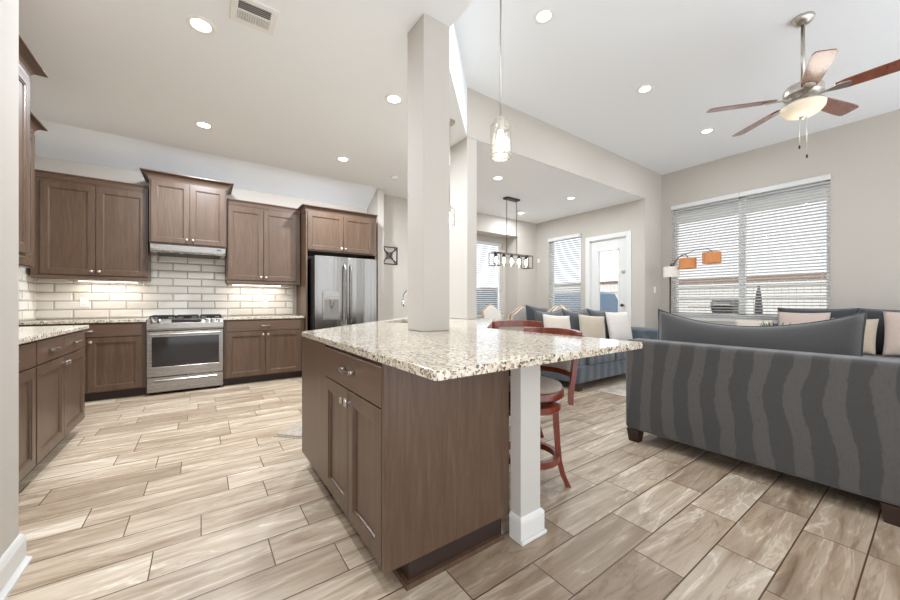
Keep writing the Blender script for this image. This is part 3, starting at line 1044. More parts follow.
# local x = -(y - yc): near end is +x
yc = (Yn + Yf) / 2
def lx(y): return -(y - yc)
obj('body', B(lx(Yf), lx(Yn), 0, 1.199 - XI, 0.1, 0.8825, 0.001), 'cab', isl)
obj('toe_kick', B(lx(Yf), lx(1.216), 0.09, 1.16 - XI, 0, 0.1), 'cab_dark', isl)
bm = newbm(); prism(bm, [(lx(Yf), 0.090), (lx(Yf), 0.071), (lx(1.196), 0.071), (lx(1.196), 1.16 - XI), (lx(1.2155), 1.16 - XI), (lx(1.2155), 0.090)], 0, 0.022)
obj('shoe_molding', bm, 'cab', isl)
obj('end_panel', B(lx(Yn), lx(Yn - 0.012), -0.001, 1.199 - XI, 0.1, 0.8825, 0.0015), 'cab', isl)
obj('corner_stile', B(lx(1.222), lx(Yn) + 0.013, -0.020, 0.0, 0.1, 0.8825, 0.0015), 'cab', isl)
obj('filler_panel', B(lx(Yf), lx(1.978), -0.016, 0.0, 0.1, 0.8825, 0.0015), 'cab', isl)
dd = obj('drawer', B(lx(1.970), lx(1.228), -0.020, 0, 0.712, 0.868, 0.002), 'cab_h', isl)
autosmooth(obj('pull', pull_bm(lx(1.575), 0.800, -0.02, 0.13), 'nickel', dd), 50)
mid = 1.598
d1 = obj('door', shaker(newbm(), lx(1.970), lx(mid + 0.002), 0.112, 0.706), 'cab', isl)
autosmooth(obj('knob', knob_bm(lx(mid + 0.03), 0.655, -0.02, True), 'nickel', d1), 40)
d2 = obj('door', shaker(newbm(), lx(mid - 0.002), lx(1.228), 0.112, 0.706), 'cab', isl)
autosmooth(obj('knob', knob_bm(lx(mid - 0.03), 0.655, -0.02, True), 'nickel', d2), 40)

# angled sink base
s2 = math.sqrt(0.5)
bm = newbm(); prism(bm, [(XI, 2.531), (1.199, 2.531), (2.45, 3.80), (2.01, 4.0)], 0.1, 0.64)
sb = thing('sink_cabinet', 'angled dark brown sink base behind the straight peninsula cabinet', 'cabinet', (1.5, 3.2, 0))
for v in bm.verts: v.co -= Vector((1.5, 3.2, 0))
obj('body', bm, 'cab', sb)
bm = newbm()
for p_, q_ in (((XI + 0.02, 2.56), (2.01, 4.0)), ((XI, 2.541), (1.185, 2.541)), ((2.01, 4.0), (2.45, 3.80))):
    bar(bm, (p_[0] + 0.012 - 1.5, p_[1] + 0.012 - 3.2, 0.761), (q_[0] - 0.012 - 1.5, q_[1] - 0.0 - 3.2, 0.761), 0.02, 0.240)
obj('upper_rail', bm, 'cab', sb)
bm = newbm(); prism(bm, [(XI + 0.08, 2.56), (1.15, 2.56), (2.40, 3.78), (2.03, 3.93)], 0.0, 0.1)
for v in bm.verts: v.co -= Vector((1.5, 3.2, 0))
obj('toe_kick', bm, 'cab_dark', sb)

# white square support post
pp = thing('support_post', 'square off-white post with base molding under the overhanging granite', 'post', (1.270, 1.130, 0))
obj('shaft', B(-0.068, 0.068, -0.0, 0.068, 0, 0.8825, 0.002), 'post', pp)
obj('shaft_back', B(-0.068, 0.068, 0.07, 0.136, 0, 0.8825, 0.002), 'post', pp) if False else None
bm = newbm()
for o_, a, b in ((0.022, 0.0, 0.018), (0.014, 0.018, 0.10)):
    box(bm, -0.069 - min(o_, 0.012), 0.069 + o_, -o_, 0.064, a, b, 0.003)
ring_loft(bm, [[(-0.069 - min(o_, 0.012), -o_, z), (0.069 + o_, -o_, z), (0.069 + o_, 0.064, z), (-0.069 - min(o_, 0.012), 0.064, z)] for o_, z in ((0.014, 0.10), (0.009, 0.112), (0.002, 0.120))])
obj('base_molding', bm, 'trim', pp)

# countertop with sink cutout
outer = [(0.553, 0.862), (0.566, 0.850), (1.79, 0.868), (1.803, 0.88), (1.803, 2.05), (2.975, 3.225), (2.33, 4.29), (0.553, 2.523)]
hc = [(1.46, 3.21), (1.46 + 0.36 * s2, 3.21 - 0.36 * s2)]
hole = [hc[0], hc[1], (hc[1][0] + 0.72 * s2, hc[1][1] + 0.72 * s2), (hc[0][0] + 0.72 * s2, hc[0][1] + 0.72 * s2)]
def slab_with_hole(outer, hole, z0, z1):
    bm = newbm()
    for z, flip in ((z1, False), (z0, True)):
        vo = [bm.verts.new((x, y, z)) for x, y in outer]; vh = [bm.verts.new((x, y, z)) for x, y in hole]
        es = [bm.edges.new((vo[i], vo[(i + 1) % len(vo)])) for i in range(len(vo))] + [bm.edges.new((vh[i], vh[(i + 1) % len(vh)])) for i in range(len(vh))]
        bmesh.ops.triangle_fill(bm, use_beauty=True, use_dissolve=False, edges=es)
    bm.verts.ensure_lookup_table()
    no, nh = len(outer), len(hole)
    V = bm.verts
    base = no + nh
    for i in range(no): bm.faces.new([V[i], V[(i + 1) % no], V[base + (i + 1) % no], V[base + i]])
    for i in range(nh): bm.faces.new([V[no + i], V[no + (i + 1) % nh], V[base + no + (i + 1) % nh], V[base + no + i]])
    return bm
ct = obj('granite_countertop', slab_with_hole(outer, hole, 0.8835, 0.915), 'granite')
bv = ct.modifiers.new('bev', 'BEVEL'); bv.width = 0.003; bv.segments = 2; bv.limit_method = 'ANGLE'; bv.angle_limit = math.radians(60)
tag(ct, 'big angled granite peninsula top in the foreground, glossy cream with dark specks', 'countertop')
# sink basin
hx = (hole[0][0] + hole[2][0]) / 2; hy = (hole[0][1] + hole[2][1]) / 2
sk = thing('sink_basin', 'undermount steel sink in the peninsula behind the front column', 'sink', (hx, hy, 0.66), PI / 4)
bm = newbm()
L_, W_ = 0.72, 0.36
rings = []
for a_, z in ((0.004, 0.223), (-0.006, 0.215), (-0.015, 0.03), (-0.04, 0.0)):
    rings.append([(-L_ / 2 - a_, -W_ / 2 - a_, z), (L_ / 2 + a_, -W_ / 2 - a_, z), (L_ / 2 + a_, W_ / 2 + a_, z), (-L_ / 2 - a_, W_ / 2 + a_, z)])
ring_loft(bm, rings, False, True)
obj('basin', bm, 'steel', sk)
bm = newbm(); lathe(bm, [(0.04, 0.001), (0.035, 0.004), (0.01, 0.003)], 18); obj('drain', bm, 'chrome', sk)
# faucet
fc = thing('kitchen_faucet', 'chrome gooseneck faucet behind the front column', 'faucet', (2.08, 3.28, 0.9155), 3 * PI / 4)
bm = newbm(); lathe(bm, [(0.028, 0), (0.028, 0.008), (0.02, 0.014), (0.018, 0.10)], 18); obj('base', bm, 'chrome', fc, True)
bm = newbm()
pts = [(0, 0, 0.09), (0, 0, 0.22)] + [(0.165 - 0.165 * math.cos(a), 0, 0.24 + 0.13 * math.sin(a)) for a in [PI * i / 10 for i in range(11)]] + [(0.332, 0, 0.21)]
tube(bm, pts, 0.012, 12); obj('spout', bm, 'chrome', fc, True)
bm = newbm(); tube(bm, [(0.332, 0, 0.225), (0.334, 0, 0.15)], [0.016, 0.019], 12); obj('spray_head', bm, 'chrome', fc, True)
bm = newbm(); tube(bm, [(0, -0.018, 0.07), (0, -0.05, 0.085), (0.02, -0.10, 0.12)], [0.008, 0.007, 0.006], 10); obj('lever', bm, 'chrome', fc, True)

# ------------------------------------------------------------------ counter stools
def make_stool(label, loc, rz):
    r = thing('counter_stool', label, 'stool', loc, rz, 'counter stools')
    # local: back on +x side
    zs = 0.585
    bm = newbm()
    lathe(bm, [(0.12, 0.545), (0.19, 0.547), (0.200, 0.555), (0.200, 0.590), (0.195, 0.596), (0.05, 0.596)], 36)
    obj('seat_frame', bm, 'cherry', r, True)
    autosmooth(r.children[-1], 40)
    bm = newbm(); lathe(bm, [(0.188, 0.596), (0.192, 0.610), (0.180, 0.628), (0.13, 0.641), (0.06, 0.646), (0.004, 0.647)], 36)
    obj('seat', bm, 'seat_cloth', r, True)
    bm = newbm(); lathe(bm, [(0.10, 0.515), (0.14, 0.517), (0.14, 0.530), (0.10, 0.545)], 30); obj('swivel', bm, 'black_metal', r)
    bm = newbm(); lathe(bm, [(0.10, 0.470), (0.178, 0.472), (0.184, 0.478), (0.184, 0.510), (0.178, 0.515), (0.10, 0.515)], 36)
    autosmooth(obj('apron_ring', bm, 'cherry', r), 40)
    for a in (45, 135, 225, 315):
        c, s = math.cos(math.radians(a)), math.sin(math.radians(a))
        bm = newbm()
        prof = [(0.150, 0.500), (0.155, 0.40), (0.162, 0.28), (0.172, 0.16), (0.195, 0.07), (0.228, 0.0)]
        rings = []
        for q, (rad, z) in enumerate(prof):
            wd = 0.042 - 0.012 * q / 5; dp_ = 0.034 - 0.004 * q / 5
            cx, cy = c * rad, s * rad
            rings.append([(cx + c * dx * dp_ / 2 - s * dy * wd / 2, cy + s * dx * dp_ / 2 + c * dy * wd / 2, z) for dx, dy in ((-1, -1), (1, -1), (1, 1), (-1, 1))])
        ring_loft(bm, rings)
        autosmooth(obj('leg', bm, 'cherry', r), 35)
    # foot ring
    bm = newbm()
    sg = 36
    rr = []
    for k in range(sg):
        a = 2 * PI * k / sg
        rr.append([(math.cos(a) * ra, math.sin(a) * ra, z) for ra, z in ((0.145, 0.165), (0.178, 0.165), (0.178, 0.200), (0.145, 0.200))])
    rr.append(rr[0]); ring_loft(bm, rr, False, False)
    bmesh.ops.remove_doubles(bm, verts=bm.verts[:], dist=1e-5)
    autosmooth(obj('foot_ring', bm, 'cherry', r), 40)
    # back: posts and rail curved around the seat
    def bp(ang, z, rad0=0.240, lean=0.13):
        rad = rad0 + max(0, z - 0.55) * lean
        a = math.radians(ang)
        return Vector((math.cos(a) * rad - 0.0, math.sin(a) * rad, z))
    A = 46
    for sgn in (-1, 1):
        bm = newbm(); rings = []
        for z in (0.50, 0.56, 0.66, 0.78, 0.90, 0.925):
            p = bp(sgn * A, z); a = math.radians(sgn * A); c, s = math.cos(a), math.sin(a)
            wd = 0.050; dp_ = 0.026
            rings.append([(p.x + c * dx * dp_ / 2 - s * dy * wd / 2, p.y + s * dx * dp_ / 2 + c * dy * wd / 2, z) for dx, dy in ((-1, -1), (1, -1), (1, 1), (-1, 1))])
        ring_loft(bm, rings)
        autosmooth(obj('back_post', bm, 'cherry', r), 35)
    def arc(z0, z1, th, a0=-A, a1=A, off=0.0, rise=0.0, n=16):
        bm = newbm(); rings = []
        for i in range(n + 1):
            t = i / n; ang = a0 + (a1 - a0) * t
            up = rise * math.sin(PI * t)
            c, s = math.cos(math.radians(ang)), math.sin(math.radians(ang))
            q0 = bp(ang, z0); q1 = bp(ang, z1)
            rings.append([(q0.x - c * (th / 2 - off), q0.y - s * (th / 2 - off), z0), (q0.x + c * (th / 2 + off), q0.y + s * (th / 2 + off), z0),
                          (q1.x + c * (th / 2 + off), q1.y + s * (th / 2 + off), z1 + up), (q1.x - c * (th / 2 - off), q1.y - s * (th / 2 - off), z1 + up)])
        ring_loft(bm, rings)
        return bm
    autosmooth(obj('top_rail', arc(0.885, 0.935, 0.030, -A - 4, A + 4, 0, 0.008), 'cherry', r), 40)
    autosmooth(obj('lower_rail', arc(0.655, 0.685, 0.024), 'cherry', r), 40)
    autosmooth(obj('back_pad', arc(0.688, 0.883, 0.034, -A + 7, A - 7), 'seat_cloth', r), 40)
    return r
st = make_stool('cherry wood swivel stool tucked beside the off-white post', (1.648, 1.475, 0), 0)
st2 = copy_tree(st)
st2.location = (2.27, 2.15, 0); st2.rotation_euler = (0, 0, math.radians(50))
st2['label'] = 'farther cherry wood swivel stool, only its curved back shows over the granite'

# ------------------------------------------------------------------ soft goods
def cushion_bm(w, h, t, n=18, pinch=0.06, p=2.6, sag=0.0):
    """throw cushion standing in the xz plane, base at z=0, thickness along y"""
    bm = newbm()
    def pt(u, v, side):
        th = t / 2 * max(0.0, (1 - abs(u) ** p)) ** 0.55 * max(0.0, (1 - abs(v) ** p)) ** 0.55
        x = w / 2 * u * (1 - pinch * (1 - v * v))
        z = h / 2 * v * (1 - pinch * (1 - u * u))
        if v > 0: z -= sag * (1 - u * u) * v * h
        return (x, side * th, z + h / 2)
    grid = {}
    for side in (-1, 1):
        for i in range(n + 1):
            for j in range(n + 1):
                u, v = -1 + 2 * i / n, -1 + 2 * j / n
                edge = i in (0, n) or j in (0, n)
                key = (i, j, 0 if edge else side)
                if key not in grid: grid[key] = bm.verts.new(pt(u, v, side))
    def gv(i, j, side):
        edge = i in (0, n) or j in (0, n)
        return grid[(i, j, 0 if edge else side)]
    for side in (-1, 1):
        for i in range(n):
            for j in range(n):
                f = [gv(i, j, side), gv(i + 1, j, side), gv(i + 1, j + 1, side), gv(i, j + 1, side)]
                if side == 1: f.reverse()
                try: bm.faces.new(f)
                except ValueError: pass
    return bm


def piping(bm_w, bm_h, pinch, sag=0.0, r=0.005, n=24):
    pts = []
    for i in range(n): u = -1 + 2 * i / n; pts.append((u, -1))
    for i in range(n): v = -1 + 2 * i / n; pts.append((1, v))
    for i in range(n): u = 1 - 2 * i / n; pts.append((u, 1))
    for i in range(n + 1): v = 1 - 2 * i / n; pts.append((-1, v))
    P = []
    for u, v in pts:
        x = bm_w / 2 * u * (1 - pinch * (1 - v * v)); z = bm_h / 2 * v * (1 - pinch * (1 - u * u))
        if v > 0: z -= sag * (1 - u * u) * v * bm_h
        P.append((x, 0, z + bm_h / 2))
    bm = newbm(); tube(bm, P, r, 6, False)
    return bm


def pillow(label, loc, rz, w, h, t, m, tilt=12, roll=0, group='throw pillows', pinch=0.06):
    o = obj('throw_pillow', cushion_bm(w, h, t, pinch=pinch), m, None, True)
    o.location = loc
    o.rotation_euler = (math.radians(-tilt), math.radians(roll), rz)
    o.rotation_mode = 'XYZ'
    tag(o, label, 'pillow', group)
    return o


def rbox(x0, x1, y0, y1, z0, z1, r=0.04):
    return B(x0, x1, y0, y1, z0, z1, r, 4)


def sofa(label, loc, rz, W, m_body, m_cush, cushions=2, D=0.92, cush=None, seat_z=0.45, armh=0.62, back_z=0.80, armw=0.2, back_cush=None):
    """local: back along +y, faces -y, width along x"""
    r = thing('sofa', label, 'sofa', loc, rz)
    obj('base', rbox(-W / 2 + 0.002, W / 2 - 0.002, 0.0, D - 0.19, 0.10, 0.31, 0.015), m_body, r)
    autosmooth(obj('back', rbox(-W / 2, W / 2, D - 0.20, D, 0.10, back_z, 0.03), m_body, r), 50)
    for s in (-1, 1):
        bm = newbm()
        x0, x1 = (-W / 2, -W / 2 + armw) if s < 0 else (W / 2 - armw, W / 2)
        prof = []
        for i in range(9):
            a = PI - PI * i / 8
            prof.append(((x0 + x1) / 2 + (armw / 2) * math.cos(a), armh - 0.07 + 0.07 * math.sin(a)))
        prof = [(x0, 0.31)] + prof + [(x1, 0.31)]
        ring_loft(bm, [[(x, y, z) for x, z in prof] for y in (0.02, D - 0.19)])
        autosmooth(obj('arm', bm, m_body, r), 50)
    iw = W - 2 * armw
    for i in range(cushions):
        a = -iw / 2 + iw * i / cushions; b = -iw / 2 + iw * (i + 1) / cushions
        autosmooth(obj('seat_cushion', rbox(a + 0.004, b - 0.004, -0.015, D - 0.20, 0.312, seat_z, 0.03), m_cush, r), 50)
    for sx in ((-1, 0, 1) if W > 2.4 else (-1, 1)):
        for yy in (0.05, D - 0.055):
            bm = newbm()
            cx = sx * (W / 2 - 0.06)
            ring_loft(bm, [[(cx + dx * q, yy + dy * q, z) for dx, dy in ((-1, -1), (1, -1), (1, 1), (-1, 1))] for q, z in ((0.036, 0), (0.047, 0.10))])
            obj('leg', bm, 'leg_wood', r)
    return r


# near sofa: back plane X=2.80, faces +x ; local back +y -> world -x : rz=+90
D1 = 0.95
L1 = 2.72
yend = 1.50
ns = sofa('charcoal gray sofa in the foreground, seen from behind, wavy striped back', (2.80 + D1, yend - L1 / 2, 0), PI / 2, L1, 'sofa_near', 'sofa_plain', 2, D1, back_z=0.815, armh=0.80, armw=0.26)
# big loose back cushions (parts of the sofa)
def loose(parent, x, y, z, w, h, t, m, tilt, sag, roll=0, pinch=0.03):
    o = obj('back_cushion', cushion_bm(w, h, t, 22, pinch, 3.2, sag), m, parent, True)
    o.location = (x, y, z); o.rotation_euler = (math.radians(-tilt), math.radians(roll), 0)
    pc = obj('piping', piping(w, h, pinch, sag), m, o, True)
    return o
loose(ns, 0.69, D1 - 0.29, 0.44, 1.14, 0.62, 0.24, 'sofa_plain', -6, 0.17)
loose(ns, -0.72, D1 - 0.29, 0.44, 1.12, 0.62, 0.24, 'sofa_plain', -6, 0.17)

# sofa facing the camera under the header
X2a, X2b = 3.80, 6.12
s2_ = sofa('blue-gray wavy patterned sofa under the dining opening, piled with pillows', ((X2a + X2b) / 2, 2.62, 0), 0, X2b - X2a, 'sofa_blue', 'sofa_blue', 3, 0.92, back_z=0.80, armh=0.70)
for cx in (-0.84, -0.20, 0.45): loose(s2_, cx, 0.64, 0.44, 0.64, 0.58, 0.20, 'gray_pillow', 8, 0.06)
# (label, u, half-depth Y, z, ...)
zs = 0.455
pillow('charcoal pillow at the left end of the far sofa', (3.93, 3.34, 0.57), 0.1, 0.52, 0.50, 0.15, 'dark_pillow', 10, 6, 'far sofa pillows')
pillow('beige square pillow leaning beside the charcoal one on the far sofa', (3.97, 3.02, zs), -0.15, 0.50, 0.50, 0.15, 'beige_pillow', 12, 4, 'far sofa pillows')
pillow('tan square pillow in the middle of the far sofa', (4.70, 2.98, zs), -0.35, 0.46, 0.48, 0.15, 'tan_pillow', 12, 5, 'far sofa pillows')
pillow('pale striped pillow at the right end of the far sofa', (5.56, 3.02, zs), -0.25, 0.50, 0.52, 0.15, 'white_pillow', 12, 0, 'far sofa pillows')

# sofa by the window, faces -x (local -y -> -x : rz=-90)
L3 = 2.9
s3 = sofa('dark gray sofa along the big window', (6.48, 0.45, 0), -PI / 2, L3, 'sofa_plain', 'sofa_plain', 3, 0.92, back_z=0.78, armh=0.66)
# local x = -(y-0.45)
for yc_ in (1.07, 0.27, -0.5): loose(s3, -(yc_ - 0.45), 0.62, 0.44, 0.80, 0.60, 0.20, 'dark_pillow', 8, 0.02, 0, 0.04)
pillow('long blush pillow on the window sofa, right of the green plant', (6.90, 1.16, 0.455), -PI / 2, 0.54, 0.53, 0.14, 'pink_pillow', 10, 0, 'window sofa pillows')
pillow('tan pillow on the window sofa beside the large blush square', (6.86, 0.70, 0.455), -PI / 2 - 0.25, 0.44, 0.46, 0.14, 'tan_pillow', 10, 0, 'window sofa pillows')
pillow('large blush square pillow at the right edge of the picture', (6.82, 0.17, 0.455), -PI / 2, 0.54, 0.56, 0.16, 'pink_pillow', 12, 0, 'window sofa pillows')
pillow('cream pillow at the left end of the window sofa below the sill', (6.90, 1.70, 0.455), -PI / 2 + 0.1, 0.46, 0.40, 0.14, 'beige_pillow', 10, 0, 'window sofa pillows')

# coffee table and plant
ctb = thing('coffee_table', 'low wooden coffee table on the rug holding a plant', 'table', (5.45, 1.15, 0.009))
obj('tabletop', B(-0.35, 0.35, -0.55, 0.55, 0.40, 0.44, 0.005), 'pale_wood', ctb)
for sx in (-1, 1):
    for sy in (-1, 1): obj('leg', B(sx * 0.30 - 0.03, sx * 0.30 + 0.03, sy * 0.5 - 0.03, sy * 0.5 + 0.03, 0, 0.40, 0.003), 'pale_wood', ctb)
pl = thing('potted_plant', 'small leafy green plant in a pale pot on the coffee table', 'plant', (5.55, 1.17, 0.4495))
pl.scale = (1.25, 1.25, 1.25)
bm = newbm(); lathe(bm, [(0.05, 0), (0.075, 0.02), (0.085, 0.16), (0.078, 0.17), (0.07, 0.15), (0.01, 0.14)], 24); obj('pot', bm, 'pot', pl, True)
bm = newbm()
rg = random.Random(5)
for i in range(90):
    a = rg.uniform(0, 2 * PI); e = rg.uniform(0.5, 1.4); L = rg.uniform(0.12, 0.27)
    d = Vector((math.cos(a) * math.cos(e), math.sin(a) * math.cos(e), math.sin(e)))
    s = Vector((-math.sin(a), math.cos(a), 0))
    b0 = Vector((0, 0, 0.14)) + Vector((math.cos(a), math.sin(a), 0)) * 0.03
    n_ = d.cross(s)
    tip = b0 + d * L + Vector((0, 0, -0.03))
    midp = b0 + d * L * 0.6
    v = [bm.verts.new(b0 + s * 0.003), bm.verts.new(midp + s * 0.018), bm.verts.new(tip), bm.verts.new(midp - s * 0.018), bm.verts.new(b0 - s * 0.003), bm.verts.new(midp + n_ * 0.004)]
    bm.faces.new([v[0], v[1], v[5], v[4]]) ; bm.faces.new([v[1], v[2], v[5]]); bm.faces.new([v[5], v[2], v[3]]); bm.faces.new([v[4], v[5], v[3]])
obj('foliage', bm, 'leaf', pl)

# rugs
def rug(name, label, w, l, loc, rz, m, th=0.008):
    r = thing(name, label, 'rug', loc, rz)
    obj('rug_body', B(-w / 2, w / 2, -l / 2, l / 2, 0.0005, th, 0.002), m, r)
    return r
rug('area_rug', 'pale patterned rug between the three sofas', 2.25, 2.8, (4.06 + 1.125, 1.15, 0), 0, 'rug')
kr = rug('kitchen_mat', 'woven runner mat in front of the sink behind the peninsula', 0.47, 1.3, (0.51 + 0.235 * s2 + 0.65 * s2, 3.24 - 0.235 * s2 + 0.65 * s2, 0), -PI / 4, 'mat')
bm = newbm()
for e in (-1, 1):
    for i in range(44):
        x = -0.23 + 0.46 * i / 43
        box(bm, x - 0.003, x + 0.003, min(e * 0.65, e * 0.69), max(e * 0.65, e * 0.69), 0.0005, 0.004)
obj('fringe', bm, 'mat', kr)

# ------------------------------------------------------------------ dining table and chairs
dt = thing('dining_table', 'long light wood dining table under the lantern chandelier', 'table', (4.75, 4.72, 0))
bm = newbm(); box(bm, -0.95, 0.95, -0.48, 0.48, 0.715, 0.76, 0.006); obj('tabletop', bm, 'pale_wood', dt)
obj('apron', B(-0.82, 0.82, -0.36, 0.36, 0.63, 0.715), 'pale_wood', dt)
for sx in (-1, 1):
    for sy in (-1, 1):
        bm = newbm(); lathe(bm, [(0.03, 0), (0.028, 0.05), (0.045, 0.12), (0.03, 0.2), (0.045, 0.45), (0.05, 0.58), (0.045, 0.63)], 18, center=(sx * 0.78, sy * 0.32)); obj('leg', bm, 'pale_wood', dt, True)


def dining_chair(label, loc, rz):
    r = thing('dining_chair', label, 'chair', loc, rz, 'upholstered dining chairs')
    # back on +y
    def outline(grow=0.0):
        pts = [(-0.235 - grow, 0.44 - grow), (0.235 + grow, 0.44 - grow), (0.245 + grow, 0.90)]
        for i in range(13):
            t = i / 12; x = 0.245 - 0.49 * t
            q = abs(x) / 0.245
            z = 0.935 + 0.125 * (0.5 + 0.5 * math.cos(PI * min(1, q * 1.0)))
            pts.append((x * (1 + grow / 0.245), z + grow))
        pts.append((-0.245 - grow, 0.90))
        return pts
    def back(y0, y1, grow):
        bm = newbm()
        o = outline(grow)
        ring_loft(bm, [[(x, y0 + (z - 0.44) * 0.16, z) for x, z in o], [(x, y1 + (z - 0.44) * 0.16, z) for x, z in o]])
        return bm
    fr = autosmooth(obj('back_frame', back(0.195, 0.225, 0.012), 'pale_wood', r), 30)
    autosmooth(obj('backrest', back(0.16, 0.258, -0.006), 'chair_cloth', r), 30)
    autosmooth(obj('seat', rbox(-0.25, 0.25, -0.27, 0.19, 0.38, 0.48, 0.03), 'chair_cloth', r), 50)
    for sx in (-1, 1):
        for yy, dy in ((-0.23, 0), (0.2, 0.06)):
            bm = newbm(); tube(bm, [(sx * 0.21, yy + dy, 0.0), (sx * 0.21, yy, 0.39)], [0.016, 0.022], 10); obj('leg', bm, 'pale_wood', r, True)
    return r
dc = dining_chair('cream arched dining chair, near side of the table, seen beside the far stool', (4.02, 4.05, 0), PI)
for lab, x, y, rz in (('cream arched dining chair, near side of the table, behind the charcoal pillow', 4.86, 4.05, PI),
                      ('cream arched dining chair on the far side of the table, left, below the niche blind', 4.45, 5.44, 0),
                      ('cream arched dining chair on the far side of the table, right', 5.15, 5.44, 0),
                      ('cream arched dining chair at the head of the table, right end', 5.95, 4.72, -PI / 2)):
    c = copy_tree(dc); c.location = (x, y, 0); c.rotation_euler = (0, 0, rz); c['label'] = lab
dc.rotation_euler = (0, 0, PI)

# ------------------------------------------------------------------ lights of the room
def downlight(label, x, y, z, watt=None, group='recessed ceiling lights'):
    r = thing('recessed_light', label, 'ceiling light', (x, y, z), 0, group)
    bm = newbm(); lathe(bm, [(0.058, -0.001), (0.062, -0.006), (0.084, -0.008), (0.090, -0.001)], 28, False, False); obj('trim_ring', bm, 'white_plastic', r, True)
    bm = newbm(); lathe(bm, [(0.0601, -0.002), (0.055, -0.004), (0.005, -0.005)], 28, True, True); obj('lens', bm, 'lamp_lens', r)
    area_light('lamp_glow', (0, 0, -0.012), 0.11, watt or LAMP_W, (0.85, 0.925, 1.0), parent=r)
    return r


def at_ceiling(u, v, z):
    t = (u - 450) / 350.0
    s, c = math.sin(YAW), math.cos(YAW)
    k = (z - CAM_H) * 350.0 / (302.5 - v)
    return (s + t * c) * k, (c - t * s) * k


kl = [((201, 25), 'recessed light on the kitchen ceiling beside the air vent'), ((204, 125), 'recessed light above the range area'),
      ((394, 99), 'recessed light just left of the front column'), ((343, 159), 'recessed light in front of the refrigerator')]
for (u, v), lab in kl:
    x, y = at_ceiling(u, v, ZK); downlight(lab, x, y, ZK, KITCHEN_FAR_W if (u, v) in ((204, 125), (343, 159)) else KITCHEN_W)
downlight('added out-of-view recessed light over the left kitchen counter', -0.75, 2.75, ZK, KITCHEN_W)  # extra unseen lamp, added to brighten the kitchen
ll = [((544, 16), 'recessed light on the high ceiling, right of the pendant stem'), ((645, 89), 'middle recessed light on the high ceiling'),
      ((707, 131), 'recessed light on the high ceiling left of the fan, near the window wall')]
for (u, v), lab in ll:
    x, y = at_ceiling(u, v, ZL); downlight(lab, x, y, ZL)
dl_ = [((498, 178), 'nearest recessed light on the dining ceiling'), ((571, 198), 'recessed dining light toward the patio door'), ((521, 213), 'farthest recessed light on the dining ceiling')]
for (u, v), lab in dl_:
    x, y = at_ceiling(u, v, ZK); downlight(lab, x, y, ZK, DINING_W)

# air vent
vx, vy = at_ceiling(254, 14, ZK)
vt = thing('ceiling_vent', 'white louvered air vent on the kitchen ceiling', 'vent', (vx, vy, ZK), 0)
bm = newbm()
W_, H_ = 0.27, 0.26
for a, b, c_, d_ in ((-W_ / 2, W_ / 2, -H_ / 2, -H_ / 2 + 0.04), (-W_ / 2, W_ / 2, H_ / 2 - 0.04, H_ / 2), (-W_ / 2, -W_ / 2 + 0.04, -H_ / 2 + 0.04, H_ / 2 - 0.04), (W_ / 2 - 0.04, W_ / 2, -H_ / 2 + 0.04, H_ / 2 - 0.04), (-W_ / 2 + 0.04, W_ / 2 - 0.04, -0.006, 0.006)):
    box(bm, a, b, c_, d_, -0.012, -0.001, 0.002)
obj('frame', bm, 'white_plastic', vt)
obj('duct_opening', B(-W_ / 2 + 0.03, W_ / 2 - 0.03, -H_ / 2 + 0.03, H_ / 2 - 0.03, -0.004, -0.001), 'black_metal', vt)
bm = newbm()
for i in range(13):
    x = -0.087 + 0.174 * i / 12
    ring_loft(bm, [[(x - 0.006, y, -0.004), (x - 0.003, y, -0.004), (x + 0.006, y, -0.012), (x + 0.003, y, -0.012)] for y in (0.007, 0.088)])
for i in range(5):
    y = -0.082 + 0.017 * i
    ring_loft(bm, [[(x, y + 0.004, -0.004), (x, y + 0.007, -0.004), (x, y + 0.001, -0.011), (x, y - 0.002, -0.011)] for x in (-0.096, 0.096)])
obj('louver', bm, 'white_plastic', vt)

# smoke detector
x, y = at_ceiling(394, 177, ZK)
sd = thing('smoke_detector', 'round white smoke detector on the ceiling left of the front column', 'smoke detector', (x, y, ZK))
bm = newbm(); lathe(bm, [(0.065, -0.001), (0.065, -0.012), (0.055, -0.03), (0.02, -0.036)], 26); obj('case', bm, 'white_plastic', sd, True)
bm = newbm(); lathe(bm, [(0.018, -0.036), (0.016, -0.039), (0.004, -0.040)], 18); obj('test_button', bm, 'white_plastic', sd, True)


